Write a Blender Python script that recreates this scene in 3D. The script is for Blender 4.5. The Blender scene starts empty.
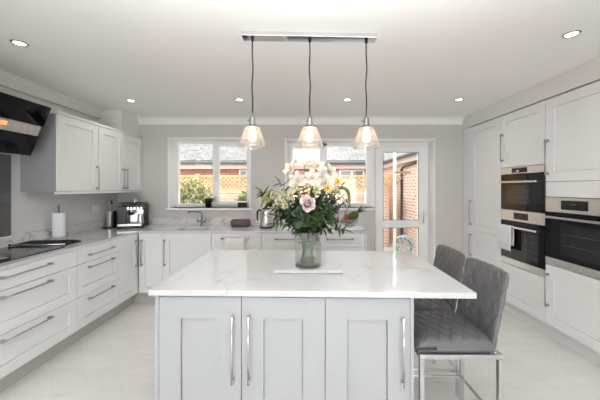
import bpy, bmesh, math, random
from mathutils import Vector, Matrix
random.seed(7)
PI = math.pi
SC = bpy.context.scene
COL = SC.collection

# ------------------------------------------------------------------ materials
def new_mat(name):
    m = bpy.data.materials.new(name); m.use_nodes = True
    nt = m.node_tree
    for n in list(nt.nodes): nt.nodes.remove(n)
    out = nt.nodes.new('ShaderNodeOutputMaterial')
    return m, nt, out

def N(nt, typ, **kw):
    n = nt.nodes.new(typ)
    for k, v in kw.items():
        if k in n.inputs.keys() if hasattr(n.inputs, 'keys') else False:
            n.inputs[k].default_value = v
        else:
            setattr(n, k, v)
    return n

def pbsdf(nt, col=(.8, .8, .8), rough=.5, metal=0, spec=.5):
    b = nt.nodes.new('ShaderNodeBsdfPrincipled')
    b.inputs['Base Color'].default_value = (*col, 1)
    b.inputs['Roughness'].default_value = rough
    b.inputs['Metallic'].default_value = metal
    b.inputs['Specular IOR Level'].default_value = spec
    return b

def noise_mix(nt, c1, c2, scale, detail=4, coord='Object', lo=.35, hi=.65, dist=0, stretch=None):
    tc = nt.nodes.new('ShaderNodeTexCoord')
    src = tc.outputs[coord]
    if stretch:
        mp = nt.nodes.new('ShaderNodeMapping'); mp.inputs['Scale'].default_value = stretch
        nt.links.new(src, mp.inputs[0]); src = mp.outputs[0]
    nz = nt.nodes.new('ShaderNodeTexNoise')
    nz.inputs['Scale'].default_value = scale; nz.inputs['Detail'].default_value = detail
    nz.inputs['Distortion'].default_value = dist
    nt.links.new(src, nz.inputs['Vector'])
    mr = nt.nodes.new('ShaderNodeMapRange')
    mr.inputs['From Min'].default_value = lo; mr.inputs['From Max'].default_value = hi
    nt.links.new(nz.outputs['Fac'], mr.inputs['Value'])
    mx = nt.nodes.new('ShaderNodeMix'); mx.data_type = 'RGBA'
    mx.inputs['A'].default_value = (*c1, 1); mx.inputs['B'].default_value = (*c2, 1)
    nt.links.new(mr.outputs[0], mx.inputs['Factor'])
    return mx, nz

def simple(name, col, rough=.5, metal=0, spec=.5, var=.04, scale=6, bump=0, bscale=60, coat=0, sheen=0):
    m, nt, out = new_mat(name)
    b = pbsdf(nt, col, rough, metal, spec)
    c2 = tuple(max(0, c * (1 - var)) for c in col)
    mx, nz = noise_mix(nt, col, c2, scale)
    nt.links.new(mx.outputs['Result'], b.inputs['Base Color'])
    if coat:
        b.inputs['Coat Weight'].default_value = coat; b.inputs['Coat Roughness'].default_value = .03
    if sheen: b.inputs['Sheen Weight'].default_value = sheen
    if bump:
        tc = nt.nodes.new('ShaderNodeTexCoord')
        n2 = nt.nodes.new('ShaderNodeTexNoise'); n2.inputs['Scale'].default_value = bscale
        nt.links.new(tc.outputs['Object'], n2.inputs['Vector'])
        bp = nt.nodes.new('ShaderNodeBump'); bp.inputs['Strength'].default_value = bump
        bp.inputs['Distance'].default_value = .002
        nt.links.new(n2.outputs['Fac'], bp.inputs['Height'])
        nt.links.new(bp.outputs[0], b.inputs['Normal'])
    nt.links.new(b.outputs[0], out.inputs[0])
    return m

def quartz(name, base, vein, scale=2.2, rough=.06, width=.03, amount=.8):
    m, nt, out = new_mat(name)
    b = pbsdf(nt, base, rough, 0, .85)
    tc = nt.nodes.new('ShaderNodeTexCoord')
    nz = nt.nodes.new('ShaderNodeTexNoise'); nz.inputs['Scale'].default_value = scale
    nz.inputs['Detail'].default_value = 8; nz.inputs['Distortion'].default_value = 1.2
    nt.links.new(tc.outputs['Object'], nz.inputs['Vector'])
    s = nt.nodes.new('ShaderNodeMath'); s.operation = 'SUBTRACT'; s.inputs[1].default_value = .5
    a = nt.nodes.new('ShaderNodeMath'); a.operation = 'ABSOLUTE'
    nt.links.new(nz.outputs['Fac'], s.inputs[0]); nt.links.new(s.outputs[0], a.inputs[0])
    mr = nt.nodes.new('ShaderNodeMapRange'); mr.inputs['From Min'].default_value = 0
    mr.inputs['From Max'].default_value = width; mr.inputs['To Min'].default_value = amount
    mr.inputs['To Max'].default_value = 0
    nt.links.new(a.outputs[0], mr.inputs['Value'])
    nz2 = nt.nodes.new('ShaderNodeTexNoise'); nz2.inputs['Scale'].default_value = scale * 1.7
    nt.links.new(tc.outputs['Object'], nz2.inputs['Vector'])
    mr2 = nt.nodes.new('ShaderNodeMapRange'); mr2.inputs['From Min'].default_value = .45; mr2.inputs['From Max'].default_value = .7
    nt.links.new(nz2.outputs['Fac'], mr2.inputs['Value'])
    mu = nt.nodes.new('ShaderNodeMath'); mu.operation = 'MULTIPLY'
    nt.links.new(mr.outputs[0], mu.inputs[0]); nt.links.new(mr2.outputs[0], mu.inputs[1])
    mx = nt.nodes.new('ShaderNodeMix'); mx.data_type = 'RGBA'
    mx.inputs['A'].default_value = (*base, 1); mx.inputs['B'].default_value = (*vein, 1)
    nt.links.new(mu.outputs[0], mx.inputs['Factor'])
    nt.links.new(mx.outputs['Result'], b.inputs['Base Color'])
    nt.links.new(b.outputs[0], out.inputs[0])
    return m

def brick_mat(name, axis, c1, c2, mortar, scale=1, bw=.225, rh=.075, ms=.012, rough=.85, bump=.5, off=.5):
    m, nt, out = new_mat(name)
    b = pbsdf(nt, c1, rough)
    tc = nt.nodes.new('ShaderNodeTexCoord')
    sp = nt.nodes.new('ShaderNodeSeparateXYZ'); nt.links.new(tc.outputs['Object'], sp.inputs[0])
    cb = nt.nodes.new('ShaderNodeCombineXYZ')
    nt.links.new(sp.outputs[{'x': 0, 'y': 1}[axis[0]]], cb.inputs[0])
    nt.links.new(sp.outputs[{'z': 2, 'y': 1}[axis[1]]], cb.inputs[1])
    br = nt.nodes.new('ShaderNodeTexBrick'); br.offset = off
    br.inputs['Color1'].default_value = (*c1, 1); br.inputs['Color2'].default_value = (*c2, 1)
    br.inputs['Mortar'].default_value = (*mortar, 1); br.inputs['Scale'].default_value = scale
    br.inputs['Brick Width'].default_value = bw; br.inputs['Row Height'].default_value = rh
    br.inputs['Mortar Size'].default_value = ms; br.inputs['Mortar Smooth'].default_value = .2
    nt.links.new(cb.outputs[0], br.inputs['Vector'])
    nt.links.new(br.outputs['Color'], b.inputs['Base Color'])
    if bump:
        bp = nt.nodes.new('ShaderNodeBump'); bp.inputs['Strength'].default_value = bump; bp.invert = True
        bp.inputs['Distance'].default_value = .004
        nt.links.new(br.outputs['Fac'], bp.inputs['Height']); nt.links.new(bp.outputs[0], b.inputs['Normal'])
    nt.links.new(b.outputs[0], out.inputs[0])
    return m

def floor_mat():
    m, nt, out = new_mat('whitewashed floor planks')
    b = pbsdf(nt, (.8, .78, .74), .32, 0, .4)
    tc = nt.nodes.new('ShaderNodeTexCoord')
    mp = nt.nodes.new('ShaderNodeMapping'); mp.inputs['Rotation'].default_value = (0, 0, math.radians(48))
    nt.links.new(tc.outputs['Object'], mp.inputs[0])
    br = nt.nodes.new('ShaderNodeTexBrick'); br.offset = .37
    br.inputs['Color1'].default_value = (.74, .725, .70, 1); br.inputs['Color2'].default_value = (.70, .685, .655, 1)
    br.inputs['Mortar'].default_value = (.66, .64, .61, 1); br.inputs['Scale'].default_value = 1
    br.inputs['Brick Width'].default_value = .9; br.inputs['Row Height'].default_value = .19
    br.inputs['Mortar Size'].default_value = .0018; br.inputs['Bias'].default_value = -.2
    nt.links.new(mp.outputs[0], br.inputs['Vector'])
    mp2 = nt.nodes.new('ShaderNodeMapping'); mp2.inputs['Rotation'].default_value = (0, 0, math.radians(48))
    mp2.inputs['Scale'].default_value = (1.2, 9, 1)
    nt.links.new(tc.outputs['Object'], mp2.inputs[0])
    nz = nt.nodes.new('ShaderNodeTexNoise'); nz.inputs['Scale'].default_value = 1.6; nz.inputs['Detail'].default_value = 6
    nz.inputs['Distortion'].default_value = .6
    nt.links.new(mp2.outputs[0], nz.inputs['Vector'])
    mr = nt.nodes.new('ShaderNodeMapRange'); mr.inputs['From Min'].default_value = .4; mr.inputs['From Max'].default_value = .72
    mr.inputs['To Max'].default_value = .5
    nt.links.new(nz.outputs['Fac'], mr.inputs['Value'])
    mx = nt.nodes.new('ShaderNodeMix'); mx.data_type = 'RGBA'; mx.inputs['B'].default_value = (.84, .82, .79, 1)
    nt.links.new(mr.outputs[0], mx.inputs['Factor']); nt.links.new(br.outputs['Color'], mx.inputs['A'])
    # fine dark flecks of grain
    mp3 = nt.nodes.new('ShaderNodeMapping'); mp3.inputs['Rotation'].default_value = (0, 0, math.radians(48))
    mp3.inputs['Scale'].default_value = (2.5, 14, 1); nt.links.new(tc.outputs['Object'], mp3.inputs[0])
    n3 = nt.nodes.new('ShaderNodeTexNoise'); n3.inputs['Scale'].default_value = 2.3; n3.inputs['Detail'].default_value = 3
    nt.links.new(mp3.outputs[0], n3.inputs['Vector'])
    mr3 = nt.nodes.new('ShaderNodeMapRange'); mr3.inputs['From Min'].default_value = .66; mr3.inputs['From Max'].default_value = .74
    mr3.inputs['To Max'].default_value = .35
    nt.links.new(n3.outputs['Fac'], mr3.inputs['Value'])
    m3 = nt.nodes.new('ShaderNodeMix'); m3.data_type = 'RGBA'; m3.inputs['B'].default_value = (.5, .46, .40, 1)
    nt.links.new(mr3.outputs[0], m3.inputs['Factor']); nt.links.new(mx.outputs['Result'], m3.inputs['A'])
    nt.links.new(m3.outputs['Result'], b.inputs['Base Color'])
    nt.links.new(b.outputs[0], out.inputs[0])
    return m

def thin_glass(name, tint=(1, 1, 1), refl=.10, haze=0, hazecol=(1, 1, 1), edge=.5):
    m, nt, out = new_mat(name)
    tr = nt.nodes.new('ShaderNodeBsdfTransparent'); tr.inputs[0].default_value = (*tint, 1)
    gl = nt.nodes.new('ShaderNodeBsdfGlossy'); gl.inputs['Roughness'].default_value = .02
    lw = nt.nodes.new('ShaderNodeLayerWeight'); lw.inputs['Blend'].default_value = .35
    mr = nt.nodes.new('ShaderNodeMapRange'); mr.inputs['To Min'].default_value = refl * .5
    mr.inputs['To Max'].default_value = edge
    nt.links.new(lw.outputs['Fresnel'], mr.inputs['Value'])
    mx = nt.nodes.new('ShaderNodeMixShader')
    nt.links.new(mr.outputs[0], mx.inputs[0]); nt.links.new(tr.outputs[0], mx.inputs[1]); nt.links.new(gl.outputs[0], mx.inputs[2])
    last = mx
    if haze:
        df = nt.nodes.new('ShaderNodeBsdfTranslucent'); df.inputs[0].default_value = (*hazecol, 1)
        d2 = nt.nodes.new('ShaderNodeBsdfDiffuse'); d2.inputs[0].default_value = (*hazecol, 1)
        ad = nt.nodes.new('ShaderNodeMixShader'); ad.inputs[0].default_value = .5
        nt.links.new(df.outputs[0], ad.inputs[1]); nt.links.new(d2.outputs[0], ad.inputs[2])
        m2 = nt.nodes.new('ShaderNodeMixShader'); m2.inputs[0].default_value = haze
        nt.links.new(mx.outputs[0], m2.inputs[1]); nt.links.new(ad.outputs[0], m2.inputs[2]); last = m2
    nt.links.new(last.outputs[0], out.inputs[0])
    return m

def emit(name, col, s):
    m, nt, out = new_mat(name)
    e = nt.nodes.new('ShaderNodeEmission'); e.inputs[0].default_value = (*col, 1); e.inputs[1].default_value = s
    nt.links.new(e.outputs[0], out.inputs[0])
    return m

M = {}
M['paint_grey'] = simple('grey wall paint', (.57, .545, .52), .7, var=.02, scale=2, bump=.05, bscale=200)
M['paint_white'] = simple('white ceiling paint', (.85, .835, .82), .75, var=.015, scale=1.2)
M['paint_light'] = simple('pale grey wall paint', (.66, .65, .645), .6, var=.02, scale=2)
M['soffit'] = simple('white bulkhead paint', (.75, .73, .71), .7, var=.02, scale=2)
M['cab'] = simple('light grey cabinet lacquer', (.78, .78, .78), .38, var=.02, scale=3)
M['cab_shade'] = simple('shade-darkened cabinet carcass', (.30, .298, .305), .45, var=.02, scale=3)  # darkened cabinet lacquer, painting in the shade on sides and in gaps
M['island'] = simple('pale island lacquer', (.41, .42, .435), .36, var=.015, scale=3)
M['plinth'] = simple('grey plinth board', (.50, .48, .45), .45, var=.05, scale=3)
M['quartz'] = quartz('white quartz worktop', (.60, .60, .605), (.36, .355, .35), 1.8, .04, .02, .55)
M['marble'] = quartz('veined quartz upstand', (.68, .66, .65), (.22, .21, .21), 4.5, .12, .05, .9)
M['floor'] = floor_mat()
M['upvc'] = simple('white window plastic', (.88, .88, .88), .3, var=.01)
M['upvc_door'] = simple('off white door plastic', (.84, .84, .84), .35, var=.01)
M['reveal'] = simple('white reveal paint', (.84, .84, .84), .55, var=.01)
M['steel'] = simple('brushed steel', (.74, .73, .71), .30, 1, var=.12, scale=40)
M['nickel'] = simple('satin nickel handle', (.42, .41, .40), .3, 1, var=.05)
M['pot_steel'] = simple('bright brushed steel', (.85, .84, .82), .38, 1, var=.05)
M['tap'] = simple('tap chrome', (.34, .34, .34), .12, 1, var=.05)
M['chrome'] = simple('polished chrome', (.80, .80, .80), .07, 1, var=.01)
M['chrome_dull'] = simple('dull chrome tube', (.66, .66, .67), .2, 1, var=.03)
M['black_glass'] = simple('black oven glass', (.004, .004, .005), .05, 0, .35, var=0)
M['hob_glass'] = simple('black hob glass', (.012, .012, .013), .12, 0, .5, var=0)
M['splash'] = simple('smoked mirror glass', (.09, .09, .095), .06, 0, .8, var=.05)
M['oven_inner'] = simple('dim oven window', (.010, .011, .012), .08, 0, .6, var=.1)
M['black'] = simple('black plastic', (.015, .015, .016), .4, var=.2)
M['black_satin'] = simple('black enamel', (.02, .02, .021), .3, var=.2)
M['iron'] = simple('black cast iron', (.012, .012, .012), .55, var=.3, bump=.3)
M['leather'] = simple('charcoal leatherette', (.15, .146, .152), .42, var=.10, scale=9, bump=.25, bscale=180)
M['towel_white'] = simple('white terry towel', (.75, .75, .75), .95, var=.06, scale=60, bump=.8, bscale=300, sheen=.2)
M['towel_cream'] = simple('cream cotton towel', (.76, .74, .72), .95, var=.06, scale=60, bump=.8, bscale=300)
M['band'] = simple('grey blue towel stripe', (.50, .52, .55), .95)
M['paper'] = simple('white kitchen paper', (.80, .82, .86), .9, var=.03, scale=30, bump=.4, bscale=120)
M['socket'] = simple('white socket plastic', (.8, .8, .8), .35)
M['cord'] = simple('black braided cord', (.02, .017, .016), .7, var=.3, scale=200)
M['glass_win'] = thin_glass('window pane glass', (.97, .98, .98), .08)
M['glass_shade'] = thin_glass('pendant glass', (.985, .97, .96), .10, .08, (1, .90, .82), .5)
M['glass_vase'] = thin_glass('vase glass', (.985, .99, .99), .04, 0, edge=.45)
M['glass_bowl'] = thin_glass('bowl glass', (.97, .98, .96), .08, .06, (.9, .9, .85), .5)
M['water'] = thin_glass('vase water', (.985, .995, .985), .01, 0, edge=.08)
M['bulb'] = emit('warm lamp bulb', (1, .68, .36), 22)
M['bulb_glass'] = thin_glass('bulb glass', (1, .93, .82), .1, .12, (1, .8, .55), .5)
M['downlight'] = emit('downlight lamp', (1, .97, .92), 9)
M['orange_emit'] = emit('orange emissive patch', (1, .33, .06), 1.6)
M['display'] = simple('dark display', (.012, .012, .012), .1, var=.2)
M['display_mark'] = simple('faint display mark', (.09, .09, .09), .3)
M['rose'] = simple('pale pink rose petal', (.84, .70, .71), .6, var=.2, scale=30)
M['rose_in'] = simple('pink rose heart', (.78, .56, .60), .6, var=.2, scale=30)
M['lily'] = simple('ivory petal', (.74, .68, .58), .55, var=.14, scale=20)
M['cream'] = simple('cream green petal', (.55, .55, .30), .6, var=.3, scale=30)
M['yellow'] = simple('yellow petal', (.75, .55, .10), .6, var=.2, scale=30)
M['stamen'] = simple('rust stamen', (.30, .09, .03), .7)
M['leaf'] = simple('deep green leaf', (.075, .125, .045), .42, var=.5, scale=14)
M['leaf_dark'] = simple('dark green leaf', (.030, .058, .028), .42, var=.5, scale=14)
M['leaf_mid'] = simple('mid green leaf', (.12, .20, .06), .45, var=.4, scale=14)
M['leaf_grey'] = simple('grey green eucalyptus leaf', (.11, .14, .09), .5, var=.5, scale=14)
M['stem'] = simple('green stem', (.14, .25, .07), .5, var=.3, scale=12)
M['tail'] = simple('green amaranth tassel', (.20, .27, .06), .8, var=.5, scale=60, bump=1, bscale=160)
M['bark'] = simple('brown willow bark', (.10, .06, .035), .8, var=.4, scale=20)
M['red'] = simple('red pepper skin', (.55, .02, .02), .25, var=.2)
M['orange'] = simple('amber fruit skin', (.50, .18, .03), .4, var=.3)
M['pine'] = brick_mat('pineapple skin', 'xz', (.16, .13, .03), (.09, .11, .03), (.03, .04, .015), 1, .03, .022, .004)
M['mauve'] = simple('mauve fabric', (.125, .075, .095), .7, var=.25, scale=40, bump=.5)
M['pot'] = simple('black plant pot', (.02, .02, .022), .5, var=.2)
M['soil'] = simple('potting soil', (.03, .02, .012), .95, var=.5, scale=40)
M['ceramic'] = simple('white ceramic sink', (.70, .69, .68), .15)
M['box'] = simple('white scale body', (.72, .71, .69), .35)
# outside
M['brick_house'] = brick_mat('orange house brick', 'xz', (.40, .12, .07), (.30, .08, .05), (.34, .24, .18))
M['brick_side'] = brick_mat('pink garage brick', 'yz', (.62, .36, .26), (.50, .27, .19), (.70, .60, .52), ms=.014)
M['brick_garden'] = brick_mat('garden wall brick', 'xz', (.62, .34, .24), (.48, .24, .16), (.62, .55, .48), ms=.014)
M['tile'] = simple('weathered roof tile', (.24, .235, .225), .8, var=.35, scale=7, bump=.4)
M['tile_shade'] = simple('painted tile course shade', (.07, .068, .06), .9, var=.3)  # dark tone paints in the shade lines between roof courses
M['fascia'] = simple('pinkish fascia board', (.62, .50, .44), .6, var=.05)
M['gutter'] = simple('grey gutter', (.10, .10, .105), .4)
M['fence'] = simple('orange fence timber', (.66, .44, .22), .8, var=.3, scale=5)
M['fence2'] = simple('pinkish fence timber', (.66, .47, .34), .8, var=.25, scale=5)
M['pipe'] = simple('black downpipe', (.02, .02, .02), .35)
M['post_white'] = simple('white garden pole', (.85, .85, .83), .4)
M['timber'] = simple('brown bracket timber', (.30, .17, .08), .7, var=.3)
M['teal'] = simple('teal garden hose', (.08, .30, .30), .4, var=.3)
M['grey_plastic'] = simple('pale grey plastic', (.5, .52, .53), .4)
M['patio'] = brick_mat('patio slabs', 'xy', (.52, .49, .44), (.45, .42, .38), (.3, .28, .25), 1, .6, .6, .01)
M['bush'] = simple('garden leaf', (.24, .33, .07), .6, var=.5, scale=4)
M['bush_light'] = simple('bright garden leaf', (.46, .52, .16), .6, var=.4, scale=4)
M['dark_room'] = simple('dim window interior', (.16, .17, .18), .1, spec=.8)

# ------------------------------------------------------------------ mesh helpers
def bm_new(): return bmesh.new()

def add_box(bm, x0, y0, z0, x1, y1, z1, bev=0):
    t = bmesh.new() if bev else bm
    v = [t.verts.new(p) for p in ((x0,y0,z0),(x1,y0,z0),(x1,y1,z0),(x0,y1,z0),(x0,y0,z1),(x1,y0,z1),(x1,y1,z1),(x0,y1,z1))]
    for f in ((0,3,2,1),(4,5,6,7),(0,1,5,4),(1,2,6,5),(2,3,7,6),(3,0,4,7)): t.faces.new([v[i] for i in f])
    if bev:
        bmesh.ops.bevel(t, geom=list(t.edges), offset=bev, segments=2, affect='EDGES', profile=.5)
        merge(bm, t); t.free()
    return bm

def merge(bm, t, mat=None):
    vm = {}
    for v in t.verts: vm[v] = bm.verts.new(mat @ v.co if mat else v.co)
    for f in t.faces:
        try:
            nf = bm.faces.new([vm[v] for v in f.verts]); nf.smooth = f.smooth
        except ValueError: pass

def add_lathe(bm, prof, c=(0, 0, 0), n=28, cap0=True, cap1=True, mat=None):
    rings = []
    for r, z in prof:
        ring = []
        for i in range(n):
            a = 2 * PI * i / n
            p = Vector((r * math.cos(a), r * math.sin(a), z))
            if mat: p = mat @ p
            ring.append(bm.verts.new(p + Vector(c)))
        rings.append(ring)
    for a, b in zip(rings, rings[1:]):
        for i in range(n):
            f = bm.faces.new((a[i], a[(i + 1) % n], b[(i + 1) % n], b[i])); f.smooth = True
    if cap0: bm.faces.new(rings[0][::-1])
    if cap1: bm.faces.new(rings[-1])
    return bm

def add_tube(bm, pts, r, n=8, cap=True):
    pts = [Vector(p) for p in pts]
    rad = r if isinstance(r, (list, tuple)) else [r] * len(pts)
    up = Vector((0, 0, 1)); rings = []; prev = None
    for i, p in enumerate(pts):
        d = (pts[min(i + 1, len(pts) - 1)] - pts[max(i - 1, 0)]).normalized()
        if prev is None:
            s = d.cross(up)
            if s.length < .05: s = d.cross(Vector((1, 0, 0)))
        else: s = prev - d * prev.dot(d)
        s.normalize(); prev = s
        t = d.cross(s)
        rings.append([bm.verts.new(p + rad[i] * (math.cos(2*PI*k/n + PI/4) * s + math.sin(2*PI*k/n + PI/4) * t)) for k in range(n)])
    for a, b in zip(rings, rings[1:]):
        for k in range(n):
            f = bm.faces.new((a[k], a[(k + 1) % n], b[(k + 1) % n], b[k])); f.smooth = n > 4
    if cap: bm.faces.new(rings[0][::-1]); bm.faces.new(rings[-1])
    return bm

def add_prism(bm, poly, axis, a0, a1):
    """poly in the two other axes (cyclic order), extruded along axis."""
    def P(u, v, w):
        return {'x': (w, u, v), 'y': (u, w, v), 'z': (u, v, w)}[axis]
    A = [bm.verts.new(P(u, v, a0)) for u, v in poly]; B = [bm.verts.new(P(u, v, a1)) for u, v in poly]
    n = len(poly)
    bm.faces.new(A); bm.faces.new(B[::-1])
    for i in range(n): bm.faces.new((A[i], B[i], B[(i + 1) % n], A[(i + 1) % n]))
    return bm

def add_ball(bm, c, r, sx=1, sy=1, sz=1, mat=None, seg=14):
    t = bmesh.new(); bmesh.ops.create_uvsphere(t, u_segments=seg, v_segments=max(6, seg * 2 // 3), radius=r)
    for f in t.faces: f.smooth = True
    mm = Matrix.Translation(c) @ (mat or Matrix.Identity(4)) @ Matrix.Diagonal((sx, sy, sz, 1))
    merge(bm, t, mm); t.free(); return bm

def obj(name, bm, mat, parent=None, label=None):
    bmesh.ops.recalc_face_normals(bm, faces=bm.faces)
    me = bpy.data.meshes.new(name); bm.to_mesh(me); bm.free()
    me.materials.append(M[mat] if isinstance(mat, str) else mat)
    o = bpy.data.objects.new(name, me); COL.objects.link(o)
    if parent: o.parent = parent
    if label: o['label'] = label
    return o

def tag(o, label, cat, group=None):
    o['label'] = label; o['category'] = cat
    if group: o['group'] = group
    return o

def thing(name, label, cat, loc=(0, 0, 0), rz=0, group=None):
    o = bpy.data.objects.new(name, None); COL.objects.link(o)
    o.empty_display_size = .1
    o.location = loc; o.rotation_euler = (0, 0, rz)
    return tag(o, label, cat, group)

def struct(name, bm, mat, parent=None):
    o = obj(name, bm, mat, parent)
    if not parent: o['kind'] = 'structure'
    return o

def struct_empty(name, loc):
    o = bpy.data.objects.new(name, None); COL.objects.link(o); o.location = loc; o['kind'] = 'structure'; return o

def box(name, a, b, mat, parent=None, bev=0):
    return obj(name, add_box(bm_new(), *a, *b, bev), mat, parent)

CAM = Vector((0, 0, 1.424)); F = 280.0
def at(px, py, d):            # where a point seen in the photograph stands at distance d
    return Vector(((px - 304) / F * d, d, CAM.z - (py - 188) / F * d))

# ------------------------------------------------------------------ room
YB, XL, XR, H = 4.0, -2.66, 2.92, 2.43
YR = -3.0
WT = .3
struct('floor', add_box(bm_new(), XL - WT, YR - WT, -.1, XR + WT, YB + .2, 0), 'floor')
struct('ceiling', add_box(bm_new(), XL - WT, YR - WT, H, XR + WT, YB + WT, H + .12), 'paint_white')
struct('wall_left', add_box(bm_new(), XL - WT, YR - WT, 0, XL, YB + WT, H), 'paint_light')
struct('wall_right', add_box(bm_new(), XR, YR - WT, 0, XR + WT, YB + WT, H), 'paint_grey')
# back wall with a window opening and a window + door opening
W1 = (-1.93, -.771, 1.138, 2.135)          # x0 x1 z0 z1
W2 = (-.262, 1.0, 1.138, 2.115)
DR = (1.0, 1.872, 0, 2.115)
bm = bm_new()
xs = [XL, W1[0], W1[1], W2[0], DR[1], XR]
add_box(bm, xs[0], YB, 0, xs[1], YB + WT, H)
add_box(bm, xs[1], YB, 0, xs[2], YB + WT, W1[2]); add_box(bm, xs[1], YB, W1[3], xs[2], YB + WT, H)
add_box(bm, xs[2], YB, 0, xs[3], YB + WT, H)
add_box(bm, xs[3], YB, 0, W2[1], YB + WT, W2[2]); add_box(bm, xs[3], YB, W2[3], xs[4], YB + WT, H)
add_box(bm, xs[4], YB, 0, xs[5], YB + WT, H)
struct('wall_back', bm, 'paint_grey')
# rear wall (behind the camera) with wide patio opening
bm = bm_new()
add_box(bm, XL, YR - WT, 0, -2.0, YR, H); add_box(bm, 2.2, YR - WT, 0, XR, YR, H); add_box(bm, -2.0, YR - WT, 2.2, 2.2, YR, H)
struct('wall_front', bm, 'paint_grey')
dr = struct_empty('door_2', (0, YR - .1, 0))
bm = bm_new()
for x in (-2.0, -.62, .78, 2.14): add_box(bm, x, -.04, 0, x + .06, .04, 2.2)
add_box(bm, -2, -.04, 2.14, 2.2, .04, 2.2); add_box(bm, -2, -.04, 0, 2.2, .04, .06)
struct('frame', bm, 'upvc', dr)
struct('glass', add_box(bm_new(), -1.95, -.005, .05, 2.15, .005, 2.15), 'glass_win', dr)

# white reveal linings
bm = bm_new()
t = .012
for (x0, x1, z0, z1) in (W1, ):
    add_box(bm, x0 - .001, YB - .004, z0, x0 + t, YB + .2, z1); add_box(bm, x1 - t, YB - .004, z0, x1 + .001, YB + .2, z1)
    add_box(bm, x0, YB - .004, z1 - t, x1, YB + .2, z1 + .001)
struct('trim_1', bm, 'reveal')
bm = bm_new()
x0, x1 = W2[0], DR[1]
add_box(bm, x0 - .001, YB - .004, W2[2], x0 + t, YB + .2, W2[3]); add_box(bm, x1 - t, YB - .004, 0, x1 + .001, YB + .2, W2[3])
add_box(bm, x0, YB - .004, W2[3] - t, x1, YB + .2, W2[3] + .001)
struct('trim_2', bm, 'reveal')
# narrow painted surround around both openings
def surround(name, x0, x1, z0, z1, w=.028, left=True, right=True):
    bm = bm_new()
    if left: add_box(bm, x0 - w, YB - .012, z0, x0, YB, z1 + w, .003)
    if right: add_box(bm, x1, YB - .012, z0, x1 + w, YB, z1 + w, .003)
    add_box(bm, x0, YB - .012, z1, x1, YB, z1 + w, .003)
    struct(name, bm, 'reveal')
surround('trim_3', W1[0], W1[1], W1[2], W1[3], .012)
surround('trim_4', W2[0], DR[1], W2[2], W2[3], .012, right=False)

# ceiling cove at the back and bulkheads
bm = bm_new()
poly = [(YB, H), (YB, H - .1)] + [(YB - .1 + .1 * math.cos(a), H - .1 + .1 * math.sin(a) * 1.0) for a in [PI/2 * k / 8 for k in range(1, 9)]]
# concave quarter profile centred away from the corner
poly = [(YB, H), (YB, H - .1)] + [(YB - .1 + .1 * math.cos(PI/2 * k / 8), H - .1 + .1 * math.sin(PI/2 * k / 8)) for k in range(1, 9)]
add_prism(bm, poly, 'x', -2.36, XR)
struct('trim_5', bm, 'paint_white')
struct('trim_6', add_box(bm_new(), 2.265, 2.0, 2.262, XR, YB, H), 'soffit')     # boxing over the tall units
struct('trim_7', add_box(bm_new(), XL, 3.62, 2.155, -2.36, YB, H), 'soffit')    # boxing in the corner
bm = bm_new(); add_box(bm, XL, YR, 2.317, -2.61, 3.62, H)
add_prism(bm, [(-2.61, H), (-2.61, H - .035), (-2.60, H - .035), (-2.585, H - .015), (-2.575, H - .012), (-2.575, H)], 'y', YR, 3.62)
struct('trim_8', bm, 'soffit')
bm = bm_new(); add_box(bm, 1.9, YB - .015, 0, 2.28, YB, .12)
struct('baseboard_back', bm, 'reveal')

# ------------------------------------------------------------------ windows and door
def win_frame(bm, x0, x1, z0, z1, w, y0=-.035, y1=.035, wb=None, wt=None):
    wb = wb or w; wt = wt or w
    add_box(bm, x0, y0, z0, x0 + w, y1, z1, .004); add_box(bm, x1 - w, y0, z0, x1, y1, z1, .004)
    add_box(bm, x0 + w - .004, y0, z1 - wt, x1 - w + .004, y1, z1, .004); add_box(bm, x0 + w - .004, y0, z0, x1 - w + .004, y1, z0 + wb, .004)
YW = YB + .235
w1 = struct_empty('window_1', (0, YW, 0))
bm = bm_new(); win_frame(bm, W1[0], W1[1], W1[2], W1[3], .045)
add_box(bm, -1.372, -.035, 1.17, -1.318, .035, 2.1, .004)
struct('window_frame', bm, 'upvc', w1)
bm = bm_new(); win_frame(bm, -1.325, -.80, 1.17, 2.105, .055, -.06, .01)
sash = struct('sash', bm, 'upvc', w1)
struct('handle', add_box(bm_new(), -1.312, -.09, 1.55, -1.295, -.06, 1.68, .004), 'upvc', sash)
struct('glass', add_box(bm_new(), -1.9, -.004, 1.17, -1.36, .004, 2.1), 'glass_win', w1)
struct('glass', add_box(bm_new(), -1.28, -.004, 1.21, -.84, .004, 2.06), 'glass_win', w1)
bm = bm_new(); add_box(bm, W1[0] - .03, YB - .035, W1[2] - .03, W1[1] + .03, YB + .21, W1[2], .006)
struct('trim_9', bm, 'reveal')
w2 = struct_empty('window_2', (0, YW, 0))
bm = bm_new(); win_frame(bm, W2[0], W2[1], W2[2], W2[3], .06)
add_box(bm, .285, -.035, 1.17, .345, .035, 2.1, .004)
struct('window_frame', bm, 'upvc', w2)
bm = bm_new(); win_frame(bm, -.215, .288, 1.175, 2.08, .045, -.055, .01)
struct('sash', bm, 'upvc', w2)
struct('glass', add_box(bm_new(), -.2, -.004, 1.19, .29, .004, 2.07), 'glass_win', w2)
struct('glass', add_box(bm_new(), .34, -.004, 1.19, .95, .004, 2.07), 'glass_win', w2)
bm = bm_new(); add_box(bm, W2[0] - .03, YB - .035, W2[2] - .03, W2[1] + .04, YB + .21, W2[2], .006)
struct('trim_10', bm, 'reveal')
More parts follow.
